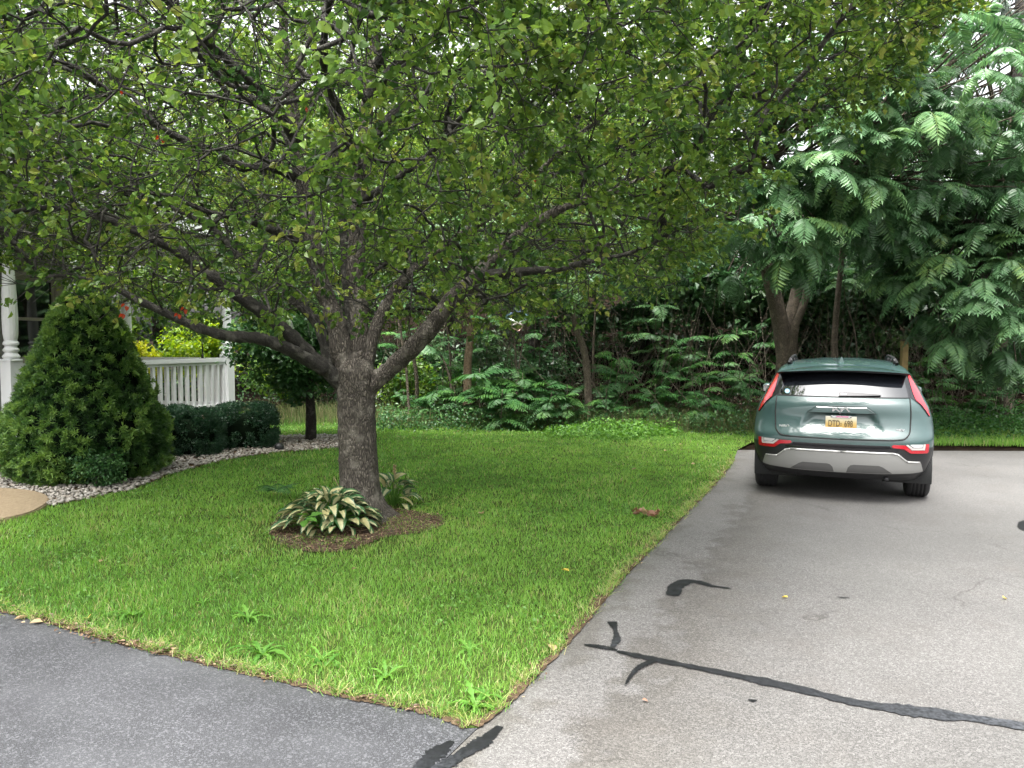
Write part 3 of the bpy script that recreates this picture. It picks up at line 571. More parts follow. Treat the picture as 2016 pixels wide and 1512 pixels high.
# ------------------------------------------------------------------ feathery fronds
def frond_vf(length, pairs, droop, wid=.30, rise=.25):
    mb = MB(); t = np.linspace(0, 1, 9); y = length*(t-.12*droop*t**2); z = length*(rise*t-(rise+.55*droop)*t**2)
    mid = np.stack([0*t, y, z], -1); mb.tube(mid, np.linspace(.0045, .0015, 9), 3, cap=False, tone=.95)
    tp = np.linspace(.16, .98, pairs); pos, dd, nn, LL, tn = [], [], [], [], []
    for i, u in enumerate(tp):
        c = np.array([0, np.interp(u, t, y), np.interp(u, t, z)]); tang = nrm(np.array([0, np.interp(min(1, u+.05), t, y), np.interp(min(1, u+.05), t, z)])-c) if u < .95 else nrm(mid[-1]-mid[-2])
        L = length*wid*(.62+.5*math.sin(math.pi*min(1, u*.95+.1)))*(1 if u < .8 else 1-.9*(u-.8))
        nrmv = np.cross(np.array([1, 0, 0]), tang)
        for s in (-1, 1):
            pos.append(c); dd.append(nrm(np.array([s, 0, 0])+tang*(.32+.5*u*u)-nrmv*(.28+.25*rng.random()))); nn.append(nrm(nrmv+rng.normal(0, .15, 3))); LL.append(L*rng.uniform(.8, 1.15)); tn.append(rng.uniform(.2, .8))
    pos.append(mid[-1]); dd.append(nrm(mid[-1]-mid[-2])); nn.append(np.array([0, 0, 1.])); LL.append(length*wid*.6); tn.append(.5)
    LL = np.array(LL); leaves(mb, np.array(pos), np.array(dd), np.array(nn), LL, LL*.27, np.array(tn), .10, .10)
    return np.concatenate(mb.V), np.concatenate(mb.Q), np.concatenate(mb.A)
FV = [frond_vf(1.0, pr, dr) for pr, dr in ((12, .3), (11, .5), (13, .75), (10, .15), (12, .6), (11, .4))]
def frond_meshes(mat):
    out = []
    for V, Q, A in FV:
        me = np_mesh('frond', V, Q, tone=A); me.materials.append(mat); out.append(me)
    return out
FM, FMU = frond_meshes(M['frond']), frond_meshes(M['under'])
def basis(y, n):
    y = nrm(y); x = nrm(np.cross(y, n)); z = np.cross(x, y); return np.stack([x, y, z], 1)
def place_frond(root, meshes, p, d, L, n=(0, 0, 1)):
    B = basis(d, np.asarray(n, float)); o = link('frond', meshes[rng.integers(len(meshes))], None, root)
    o.matrix_basis = Matrix.Translation(p)@Matrix(B.tolist()).to_4x4()@Matrix.Scale(L, 4); return o
def merged_fronds(mb, p, d, L):
    B = basis(d, np.array([0, 0, 1.])+rng.normal(0, .1, 3)); V, Q, A = FV[rng.integers(len(FV))]; mb.add((V*L)@B.T+p, Q, np.clip(A*.5+rng.uniform(0, .5), 0, 1))
def rosette(tip, out, n):
    res = []
    for k in range(n):
        a = 2*math.pi*(k+rng.random()*.6)/n; d = np.array([math.cos(a), math.sin(a), rng.uniform(-.75, .30)]); d = nrm(d+.65*np.asarray(out)); res.append((np.asarray(tip)+d*.03, d))
    return res
def frond_tree(name, base, trunks, crowns, label, group=None, mat='bark_grey', L=(.34, .64), limit=300, nfr=(6, 10), meshes=None, cat='tree'):
    """trunks: list of (points, r0, r1); crowns: list of (centre, radii, tips, front bias)"""
    meshes = meshes or FM; base = np.asarray(base, float); root = empty(name, base, label=label, cat=cat, group=group); cnt = 0; mb = MB(); joints = []
    for pts, r0, r1 in trunks:
        s = spline(np.asarray(pts, float), 16); mb.tube(s, np.linspace(r0, r1, 16), 10, wob=.03); joints += list(s[9:])
    todo = []; joints = np.array(joints)
    for c, rad, tips, fb in crowns:
        d = rdir(tips*3); d = d[d[:, 1] < fb][:tips]; pos = np.asarray(c)+d*np.asarray(rad)*(rng.random(len(d))**.3)[:, None]
        for q, dd in zip(pos, d):
            j = joints[np.argmin(np.linalg.norm(joints-q, axis=1)+rng.random(len(joints))*.8)]
            mb.tube(spline(np.array([j, (j*.45+q*.55)+[0, 0, .25], q]), 7), np.linspace(.035, .009, 7), 5, cap=False)
            todo += [(p, e) for p, e in rosette(q, nrm(dd+[0, -.2, -.1]), rng.integers(*nfr))]
    mb.build('trunk', M[mat], root, True)
    dep = np.array([np.linalg.norm(p-np.array([0, 0, CAM_H])) for p, e in todo]); px = np.array([abs(p[0]/p[1]) for p, e in todo]); vis = (px < .70) & (np.array([p[2] for p, e in todo]) < CAM_H+dep*.47)
    order = np.argsort(np.where(vis, dep, dep+100)); fb_ = MB()
    for k, i in enumerate(order):
        p, e = todo[i]; ln = rng.uniform(*L)
        if k < limit: place_frond(root, meshes, p, e, ln)
        elif k > 1500: continue
        else: merged_fronds(fb_, p, e, ln)
    if fb_.n: fb_.build('crown', M['frond_far'], root, False, kind='stuff')
    return root
b = G(1540, 815); hb = lambda x, y: float(H(x, y))
b = np.array([5.45, 15.4, hb(5.45, 15.4)])
frond_tree('feather_leaved_tree', b, [([b, P(1545, 690, 15.4), P(1528, 600, 15.3), P(1500, 480, 15), P(1480, 330, 14.6)], .21, .09), ([P(1545, 660, 15.4), P(1562, 600, 15.5), P(1580, 520, 15.4), P(1640, 400, 15)], .13, .07), ([b+[.25, 0, 0], P(1560, 690, 15.2), P(1566, 640, 15.1), P(1586, 590, 15.1), P(1588, 520, 15), P(1600, 400, 14.5)], .10, .05)],
           [((5.0, 12.7, 4.7), (2.3, 1.9, 1.8), 130, .35), ((6.2, 12.2, 5.6), (2.6, 2.0, 2.2), 120, .35), ((4.2, 14.4, 4.0), (1.8, 1.0, 1.2), 26, .5)], 'tall feathery leaved tree with a forked brown trunk behind the car')
b = np.array([9.9, 15.2, hb(9.9, 15.2)])
frond_tree('feather_leaved_tree', b, [([b, b+[-.1, 0, 1.5], b+[-.5, -.4, 3.2], b+[-.9, -1, 5]], .16, .06)], [((8.1, 12.9, 3.1), (1.8, 1.4, 1.9), 140, .4), ((8.4, 12.9, 5.4), (2.1, 1.8, 1.8), 55, .4)], 'feathery leaved tree hanging low over the drive at the right border')
b = np.array([1.55, 15.4, hb(1.55, 15.4)])
frond_tree('slender_tree', b, [([b, P(1158, 780, 15.4), P(1152, 700, 15.4), P(1130, 620, 15.3), P(1134, 560, 15.2), P(1150, 450, 15)], .085, .05)], [((1.8, 15.0, 3.9), (2.1, 1.3, 1.1), 44, .6)], 'slim bent grey trunk with feathery leaves right of the spinner', L=(.5, .75))
b = np.array([-.95, 16.2, hb(-.95, 16.2)])
frond_tree('slender_tree', b, [([b, P(920, 790, 16.1), P(921, 710, 16), P(926, 650, 15.9), P(912, 605, 15.8), P(906, 540, 15.6)], .105, .06)], [((-.5, 15.7, 3.8), (1.5, 1.0, .9), 28, .6)], 'slim tree with a pale tan trunk left of the spinner', mat='bark_pale', L=(.45, .7))
b = np.array([7.1, 16.4, hb(7.1, 16.4)])
frond_tree('slender_tree', b, [([b, P(1643, 690, 16.4), P(1648, 600, 16.3), P(1656, 520, 16.1), P(1660, 400, 15.8)], .075, .045)], [((7.2, 15.6, 5.2), (2.2, 1.2, 1.8), 34, .5)], 'slim straight trunk right of the forked trunk above the car roof', L=(.5, .8))
def stem_tree(px, Y, w, label, leaf=14, mat='bark_grey'):
    pts = np.array([P(x, y, Y) for x, y in px]); pts[0][2] = hb(pts[0][0], Y)-.05; root = empty('sapling', pts[0], label=label, cat='sapling', group='thin saplings in the wood'); mb = MB()
    s = spline(pts, 14); mb.tube(s, np.linspace(w, w*.6, 14), 6, wob=.03); mb.build('trunk', M[mat], root, True)
    for k in range(leaf):
        d = nrm(np.array([rng.normal(), rng.normal(), rng.uniform(-.1, .4)])); place_frond(root, FM, s[-1]+[0, 0, rng.uniform(-.25, .15)], d, rng.uniform(.4, .65))
for a in [([(887, 800), (884, 740), (868, 700), (838, 672)], 15.8, .03, 'leaning bare sapling bending left behind the pear branch'), ([(884, 780), (886, 700), (876, 610), (872, 540)], 16.4, .03, 'thin upright sapling left of the pale tan trunk'), ([(1016, 800), (1017, 730), (1012, 660), (1008, 590)], 16, .03, 'left one of two thin stems under the spinner'), ([(1018, 800), (1022, 720), (1034, 650), (1044, 590)], 15.8, .024, 'right one of two thin stems under the spinner'),
          ([(1172, 780), (1168, 690), (1172, 600), (1170, 540)], 16.6, .036, 'thin stem close on the right of the slim bent trunk'), ([(806, 800), (800, 730), (790, 660), (786, 580)], 15.8, .032, 'thin stem just right of the pear trunk'), ([(818, 810), (820, 740), (806, 660), (800, 590)], 16.2, .05, 'greenish stem second to the right of the pear trunk'), ([(1690, 720), (1680, 640), (1664, 590), (1660, 540)], 17, .02, 'thin curved stem above the right half of the car roof')]:
    stem_tree(*a)
# undergrowth: knee to head high feathery plants along the edge of the wood
def fern(px, py, h, n, L, label, meshes=None, tilt=.5):
    g = G(px, py); g[2] = max(0, hb(g[0], g[1])) if g[1] > wood_edge(g[0]) else 0
    root = empty('feathery_sapling', g, label=label, cat='sapling', group='feathery undergrowth at the edge of the wood'); mb = MB()
    lean = rng.normal(0, .08, 2); top = g+np.array([lean[0], lean[1]-.1, h]); s = spline(np.array([g-[0, 0, .05], (g+top)/2+[0, .03, 0], top]), 8); mb.tube(s, np.linspace(.014, .006, 8), 5); mb.build('stem', M['bark_grey'], root, True)
    for k in range(n):
        u = rng.uniform(.35, 1); p = s[int(u*7)]; a = rng.uniform(0, 2*np.pi); d = nrm(np.array([math.cos(a), math.sin(a)-.35, rng.uniform(-.35, 1.1)*tilt+.1])); place_frond(root, meshes or FMU, p, d, L*rng.uniform(.75, 1.2))
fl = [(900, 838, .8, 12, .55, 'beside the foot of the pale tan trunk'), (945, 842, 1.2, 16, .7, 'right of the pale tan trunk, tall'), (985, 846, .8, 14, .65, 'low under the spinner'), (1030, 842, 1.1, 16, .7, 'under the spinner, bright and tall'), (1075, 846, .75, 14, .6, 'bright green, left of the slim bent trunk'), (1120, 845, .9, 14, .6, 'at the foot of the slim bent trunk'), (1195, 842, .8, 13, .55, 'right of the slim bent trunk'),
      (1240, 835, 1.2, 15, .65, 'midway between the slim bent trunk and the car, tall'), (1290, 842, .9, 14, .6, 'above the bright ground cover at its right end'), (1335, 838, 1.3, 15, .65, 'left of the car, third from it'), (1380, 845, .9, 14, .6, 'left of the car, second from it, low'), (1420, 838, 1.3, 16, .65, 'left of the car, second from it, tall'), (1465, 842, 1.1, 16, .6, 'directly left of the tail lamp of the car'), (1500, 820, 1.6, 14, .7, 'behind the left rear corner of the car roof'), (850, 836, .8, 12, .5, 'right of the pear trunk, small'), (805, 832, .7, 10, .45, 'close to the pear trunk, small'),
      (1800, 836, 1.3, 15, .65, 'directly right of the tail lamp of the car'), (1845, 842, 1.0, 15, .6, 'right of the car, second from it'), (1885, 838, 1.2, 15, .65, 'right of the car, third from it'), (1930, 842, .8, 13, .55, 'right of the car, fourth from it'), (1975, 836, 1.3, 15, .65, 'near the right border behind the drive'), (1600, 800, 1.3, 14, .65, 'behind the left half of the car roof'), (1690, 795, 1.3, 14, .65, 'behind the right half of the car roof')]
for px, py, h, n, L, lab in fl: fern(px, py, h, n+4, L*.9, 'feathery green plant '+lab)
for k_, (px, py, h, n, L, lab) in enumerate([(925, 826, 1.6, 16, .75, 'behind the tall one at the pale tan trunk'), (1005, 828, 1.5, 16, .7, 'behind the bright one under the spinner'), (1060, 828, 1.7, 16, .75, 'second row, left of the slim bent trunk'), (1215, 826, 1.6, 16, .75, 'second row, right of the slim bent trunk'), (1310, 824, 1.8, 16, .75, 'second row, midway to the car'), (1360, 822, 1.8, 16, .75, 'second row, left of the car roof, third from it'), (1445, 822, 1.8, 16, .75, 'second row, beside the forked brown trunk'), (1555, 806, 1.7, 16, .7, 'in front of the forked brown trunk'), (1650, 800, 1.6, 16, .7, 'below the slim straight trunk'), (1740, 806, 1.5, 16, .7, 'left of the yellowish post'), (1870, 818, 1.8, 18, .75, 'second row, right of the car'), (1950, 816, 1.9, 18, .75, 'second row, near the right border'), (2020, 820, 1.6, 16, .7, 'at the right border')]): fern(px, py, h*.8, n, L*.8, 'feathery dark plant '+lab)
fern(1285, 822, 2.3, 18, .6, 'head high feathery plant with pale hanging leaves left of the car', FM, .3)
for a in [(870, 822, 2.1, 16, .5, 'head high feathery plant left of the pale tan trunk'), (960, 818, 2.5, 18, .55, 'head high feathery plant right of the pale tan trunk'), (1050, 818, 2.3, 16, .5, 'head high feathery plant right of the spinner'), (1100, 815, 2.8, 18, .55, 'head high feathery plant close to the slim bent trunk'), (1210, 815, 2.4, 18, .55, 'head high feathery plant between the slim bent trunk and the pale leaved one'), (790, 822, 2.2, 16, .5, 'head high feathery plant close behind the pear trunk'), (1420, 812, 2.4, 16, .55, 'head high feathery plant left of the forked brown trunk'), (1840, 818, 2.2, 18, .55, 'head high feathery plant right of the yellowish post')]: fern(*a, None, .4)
# loose weeds, ground cover and dry stems where lawn meets wood
def cover(name, poly_px, n, size, mat, h, **k):
    poly = np.array([G(*p)[:2] for p in poly_px]); lo, hi = poly.min(0), poly.max(0); q = rng.uniform(lo, hi, (n*4, 2)); q = q[in_poly(q[:, 0], q[:, 1], poly)][:n]
    p = np.c_[q, h*rng.random(len(q))**1.2*(.4+.9*vnoise(q[:, 0], q[:, 1], 1.6, 8))]; mb = MB(); leaf_rand(mb, p, size, .7, .1); return mb.build(name, M[mat], None, False, kind='stuff', **k)
cover('ground_cover', [(1060, 858), (1110, 866), (1150, 864), (1190, 872), (1250, 870), (1290, 862), (1330, 862), (1350, 850), (1290, 846), (1250, 840), (1200, 846), (1140, 842), (1100, 850)], 4200, .05, 'cover', .24, label='bright green leafy patch at the back of the lawn', cat='ground cover')
cover('wild_herb', [(740, 850), (900, 852), (1100, 850), (1320, 850), (1470, 862), (1480, 840), (1300, 828), (1000, 826), (740, 832)], 9000, .06, 'broad_dark', .42, label='low dark weeds along the edge of the wood', cat='weeds')
cover('wild_herb', [(1830, 872), (2030, 874), (2080, 830), (1830, 834)], 6000, .055, 'under', .45, label='tangled weeds behind the drive at right', cat='weeds')
def stems(name, poly_px, n, h, mat, wd=.006, **k):
    poly = np.array([G(*p)[:2] for p in poly_px]); lo, hi = poly.min(0), poly.max(0); q = rng.uniform(lo, hi, (n*4, 2)); q = q[in_poly(q[:, 0], q[:, 1], poly)][:n]
    mb = MB(); blades(mb, q, np.full(len(q), .0), h*rng.uniform(.4, 1.1, len(q)), np.full(len(q), wd), .45, np.clip(rng.normal(.55, .25, len(q)), 0, 1)); return mb.build(name, M[mat], None, False, kind='stuff', **k)
def blades(mb, q, z, h, wd, lean, tone):
    N = len(q); a = rng.uniform(0, 2*np.pi, N); dx = np.stack([np.cos(a), np.sin(a)], -1); b_ = rng.uniform(0, 2*np.pi, N); l = lean*rng.random(N)*h; ld = np.stack([np.cos(b_), np.sin(b_)], -1)*l[:, None]
    p0 = np.c_[q, z]; w2 = (wd/2)[:, None]
    V = np.stack([np.c_[q-dx*w2, z], np.c_[q+dx*w2, z], np.c_[q+dx*w2*.8+ld*.4, z+h*.6], np.c_[q-dx*w2*.8+ld*.4, z+h*.6], np.c_[q+ld*1.2, z+h*.95]], 1).reshape(-1, 3)
    i = np.arange(N)[:, None]*5; tt = np.repeat(tone, 5); k0 = mb.n
    mb.add(V, i+np.array([[0, 1, 2, 3]]), tt); mb.T.append(k0+i+np.array([[3, 2, 4]]))
stems('dry_grass', [(480, 838), (660, 838), (780, 846), (1000, 846), (1000, 828), (780, 822), (660, 818), (480, 818)], 5000, .45, 'dry', .007, label='tall dry grass and stalks along the back of the lawn', cat='tall grass')
stems('dry_grass', [(1000, 846), (1500, 858), (1500, 830), (1000, 826)], 6000, .5, 'dry', .006, label='sparse dry stalks below the undergrowth left of the car', cat='tall grass')
stems('dry_grass', [(1836, 878), (2060, 880), (2060, 850), (1836, 850)], 6000, .16, 'grass', .006, label='uncut grass between the drive and the wood at right', cat='tall grass')
# brown leaves lying on the bank
q = np.stack([rng.uniform(-4, 12, 6000), rng.uniform(15, 21, 6000)], -1); q = q[q[:, 1] > wood_edge(q[:, 0])+.3]; mb = MB()
leaves(mb, np.c_[q, H(q[:, 0], q[:, 1])+.02], rdir(len(q), -.1, .3), nrm(rdir(len(q))*.4+[0, 0, 1]), .10, .06, np.clip(rng.normal(.2, .2, len(q)), 0, 1)); mb.build('leaf_litter', M['litter'], kind='stuff', label='brown fallen leaves covering the bank under the trees', cat='leaf litter')
q = np.stack([rng.uniform(-12, 13, 30000), rng.uniform(14, 24, 30000)], -1); q = q[(q[:, 1] > wood_edge(q[:, 0])+.9)]; q = q[vnoise(q[:, 0], q[:, 1], .9, 81) > .38]; mb = MB()
leaf_rand(mb, np.c_[q, H(q[:, 0], q[:, 1])+.05+.45*rng.random(len(q))**2], .10, .6, .1, simple=True); mb.build('ground_ivy', M['tree_dark'], None, False, kind='stuff', label='dark low leaves creeping over the shaded bank', cat='ground cover')
# bare brush of thin twigs in the wood
mb = MB()
for k in range(900):
    x = rng.uniform(-5, 12); y = wood_edge(x)+rng.uniform(.6, 4.5); z = hb(x, y); a = rdir(1, .55, 1)[0]; p0 = np.array([x, y, z]); L = rng.uniform(.7, 2.8); mb.tube(np.array([p0, p0+a*L*.5+rng.normal(0, .08, 3), p0+a*L+[0, 0, .2]]), [.008, .006, .003], 3, cap=False)
mb.build('brushwood', M['bark_grey'], None, True, kind='stuff', label='bare thin brush standing in the shade of the wood', cat='brush')

# dark conifer with hanging branches, top right
def conifer(px, Y, h, label):
    x = (px-1008)/FPX*Y; z = hb(x, Y); root = empty('conifer', (x, Y, z), label=label, cat='tree'); mb = MB(); mb.tube(np.array([[x, Y, z-.1], [x, Y, z+h*.5], [x, Y, z+h]]), [.24, .16, .03], 10); fb = MB()
    for k in range(95):
        u = rng.uniform(.16, .98); a = rng.uniform(0, 2*np.pi); L = (1-u)*h*.30+.7; o = np.array([x, Y, z+h*u]); d = np.array([math.cos(a), math.sin(a), 0]); t_ = np.linspace(0, 1, 7)[:, None]; p = o+d*L*t_+np.array([0, 0, 1])*(-.45*L*t_+.32*L*t_**2)
        mb.tube(p, np.linspace(.03, .006, 7), 4, cap=False); n = 95; s = rng.uniform(.22, 1, n); b_ = np.stack([np.interp(s, t_[:, 0], p[:, i]) for i in range(3)], -1); side = np.cross(d, [0, 0, 1.])
        dd = nrm(side*rng.normal(0, .5, (n, 1))+d*.4+np.array([0, 0, -.9])); leaves(fb, b_, dd, nrm(rdir(n)), rng.uniform(.16, .4, n), .035, rng.random(n), 0, .1)
    mb.build('trunk', M['bark_dark'], root, True); fb.build('crown', M['conifer'], root, False, kind='stuff')
conifer(1985, 17.5, 13, 'dark conifer with drooping branches behind the upper right foliage')

# ------------------------------------------------------------------ dwarf spruce, hedges, low shrub
def spruce():
    b = G(176, 938); root = empty('dwarf_spruce', b, label='dense cone shaped dwarf spruce in front of the porch', cat='shrub'); mb = MB(); mb.tube(np.array([b, b+[0, 0, 1.2], b+[0, 0, 2.2]]), [.06, .04, .01], 8)
    mb.build('trunk', M['bark_dark'], root, True)
    prof = ([0, .12, .3, .55, .85, 1.15, 1.5, 1.85, 2.1, 2.28, 2.36], [.80, .94, 1.0, 1.0, .90, .77, .63, .49, .38, .24, .06])
    fb = MB(); nC = 3600; z = rng.random(nC*3)*2.36; keep = rng.random(nC*3) < np.interp(z, *prof); z = z[keep][:nC]; a = rng.uniform(0, 2*np.pi, len(z))
    lump = 1+.10*(vnoise(a*2.2, z*3.2, 1.0, 21)-.5)+.17*(vnoise(a*6.5, z*9, 1.0, 22)-.5)+.03*rng.normal(size=len(z))
    r = np.maximum(.01, np.interp(z, *prof)-.045)*lump*.95; out = np.stack([np.cos(a), np.sin(a), np.full(len(z), .25)], -1); c = np.stack([b[0]+r*np.cos(a), b[1]+r*np.sin(a), z+.02], -1)
    ct = np.clip(.44+5.2*(lump-1)+rng.normal(0, .12, len(z)), 0, 1); per = 34  # tone follows the lumps: shade in the hollows is put into the colour
    o = np.repeat(nrm(out), per, 0); d = nrm(o*.9+rdir(len(o))*.95+[0, 0, .05]); p = np.repeat(c, per, 0)+rdir(len(o))*.02
    leaves(fb, p, d, nrm(rdir(len(o))), rng.uniform(.035, .075, len(o)), .012, np.clip(np.repeat(ct, per)+rng.normal(0, .13, len(o)), 0, 1), 0, .05, True)
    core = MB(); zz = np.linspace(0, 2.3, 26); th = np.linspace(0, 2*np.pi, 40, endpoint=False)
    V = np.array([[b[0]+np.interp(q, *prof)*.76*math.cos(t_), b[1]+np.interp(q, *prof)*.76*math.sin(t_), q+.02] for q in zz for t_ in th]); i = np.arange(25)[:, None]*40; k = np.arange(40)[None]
    core.add(V, np.stack([i+k, i+(k+1) % 40, i+40+(k+1) % 40, i+40+k], -1).reshape(-1, 4), .02); core.build('shade_core', M['core'], root, True)
    fb.build('foliage', M['spruce'], root, False, kind='stuff')
spruce()
def hedge(cx, cy, rx, ry, h, rz, label):
    root = empty('clipped_shrub', (cx, cy, 0), label=label, cat='shrub', group='clipped dark shrubs along the porch'); fb = MB(); n = 900
    d = rdir(n, -.55, 1); q = np.sign(d)*np.abs(d)**.55; q = q/np.maximum(1, np.abs(q).max(1, keepdims=True)); ca, sa = math.cos(rz), math.sin(rz)
    loc = q*np.array([rx, ry, h*.55])*(.93+.1*rng.random((n, 1))); c = np.stack([cx+loc[:, 0]*ca-loc[:, 1]*sa, cy+loc[:, 0]*sa+loc[:, 1]*ca, h*.48+loc[:, 2]], -1); per = 24
    out = np.repeat(nrm(loc), per, 0); dd = nrm(out*.8+rdir(len(out))+[0, 0, .25]); p = np.repeat(c, per, 0)+rdir(len(out))*.04
    leaves(fb, p, dd, nrm(rdir(len(out))+[0, 0, .5]), rng.uniform(.025, .045, len(out)), .016, np.clip(np.repeat(rng.normal(.5, .2, n), per)+rng.normal(0, .2, len(out)), 0, 1), .1, .1, True); fb.build('foliage', M['box'], root, False, kind='stuff')
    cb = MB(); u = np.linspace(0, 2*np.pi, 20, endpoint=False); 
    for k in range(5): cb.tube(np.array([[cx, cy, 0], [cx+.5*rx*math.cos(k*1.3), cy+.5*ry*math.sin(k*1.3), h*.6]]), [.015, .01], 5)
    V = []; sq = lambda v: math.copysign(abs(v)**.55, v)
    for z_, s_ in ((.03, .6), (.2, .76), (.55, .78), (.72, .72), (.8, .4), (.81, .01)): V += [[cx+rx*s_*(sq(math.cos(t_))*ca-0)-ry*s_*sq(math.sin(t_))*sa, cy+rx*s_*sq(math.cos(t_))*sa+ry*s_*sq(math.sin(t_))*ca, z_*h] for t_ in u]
    i = np.arange(5)[:, None]*20; k = np.arange(20)[None]; cb.add(V, np.stack([i+k, i+(k+1) % 20, i+20+(k+1) % 20, i+20+k], -1).reshape(-1, 4), .05); cb.build('shade_core', M['core'], root, True)  # stems plus a dark body that paints the shade between the leaves
g1, g2 = G(368, 902), G(465, 888)
hedge(g1[0]-.05, g1[1]+.35, .42, .42, .66, .2, 'clipped dark shrub next to the spruce'); hedge(g2[0], g2[1]+.42, .50, .45, .68, .25, 'clipped dark shrub at the right end, below the porch post')
hedge(g1[0]-.75, g1[1]+.9, .5, .42, .66, .25, 'clipped dark shrub mostly hidden behind the spruce')
tree('low_shrub', G(195, 962), .45, G(195, 962)+[0, 0, .24], (.30, .24, .20), 'broad_dark', 'small grey green shrub at the foot of the spruce', None, .035, 60, 55, .012, cat='shrub', clump_r=.10)
fr = empty('fern_sprig', G(205, 955)+[.05, 0, .2], label='light green feathery sprig growing out of the small shrub', cat='plant')
for k, (a, e) in enumerate([(-.5, .9), (.5, .7), (1.2, .8), (-1.2, .8), (.1, 1.2)]): place_frond(fr, FMU, np.array(fr.location)+[0, 0, .1], np.array([a, -.4, e]), .26)

# ------------------------------------------------------------------ stones
def stones():
    root = empty('stone_bed', (float(BED[:, 0].mean()), float(BED[:, 1].mean()), .014), label='bed of pale rounded stones between lawn and porch', cat='stones'); base = []
    for k in range(6):
        bm = bmesh.new(); bmesh.ops.create_icosphere(bm, subdivisions=1, radius=1); sc_ = rng.uniform([.8, .6, .4], [1.2, 1, .65])
        for v in bm.verts: v.co = Vector(np.array(v.co)*sc_*(1+.12*rng.normal(size=3)))
        bm.verts.ensure_lookup_table(); base.append((np.array([v.co[:] for v in bm.verts]), np.array([[v.index for v in f.verts] for f in bm.faces]))); bm.free()
    lo, hi = BED.min(0), BED.max(0); q = rng.uniform(lo, hi, (40000, 2)); q = q[in_poly(q[:, 0], q[:, 1], BED)]; q = q[~in_poly(q[:, 0], q[:, 1], PATH)]
    q = q[np.hypot(q[:, 0]-G(176, 938)[0], q[:, 1]-G(176, 938)[1]) > .75]; q = q[:5200]; s = rng.uniform(.016, .036, len(q)); dep = q[:, 1]
    vis = np.abs(q[:, 0]/q[:, 1]) < .67; near = np.argsort(np.where(vis, dep-s*60, 99))[:300]; ns = set(near.tolist()); mes = []
    for V, F in base:
        me = np_mesh('stone', V, None, F, tone=np.full(len(V), .6), smooth=True); me.materials.append(M['stone']); mes.append(me)
    mb = MB()
    for i in range(len(q)):
        z = .014+s[i]*.3+rng.random()*.02
        if i in ns:
            o = link('stone', mes[i % 6], None, root); o.matrix_basis = Matrix.Translation((q[i, 0], q[i, 1], z))@Euler((0, 0, rng.uniform(0, 6))).to_matrix().to_4x4()@Matrix.Scale(s[i], 4)
        else:
            a = rng.uniform(0, 6); V, F = base[i % 6]; ca, sa = math.cos(a), math.sin(a); brown = G(560, 880); far = np.hypot(q[i, 0]-brown[0], q[i, 1]-brown[1]) < 1.1
            mb.add((V*s[i])@np.array([[ca, sa, 0], [-sa, ca, 0], [0, 0, 1]])+[q[i, 0], q[i, 1], z], F, np.clip(rng.normal(.2 if far and rng.random() < .6 else .65, .25), 0, 1))
    mb.build('stone', M['stone'], root, True, kind='stuff')
stones()
mb = MB(); c = G(550, 890); mb.lathe([(.0, .13), (.05, .12), (.075, .08), (.07, .03), (.05, .0)], c+[0, 0, .01], 12); mb.build('dark_stone', M['clad'], None, True, label='dark round ball lying in the gravel bed by the small tree', cat='stone')

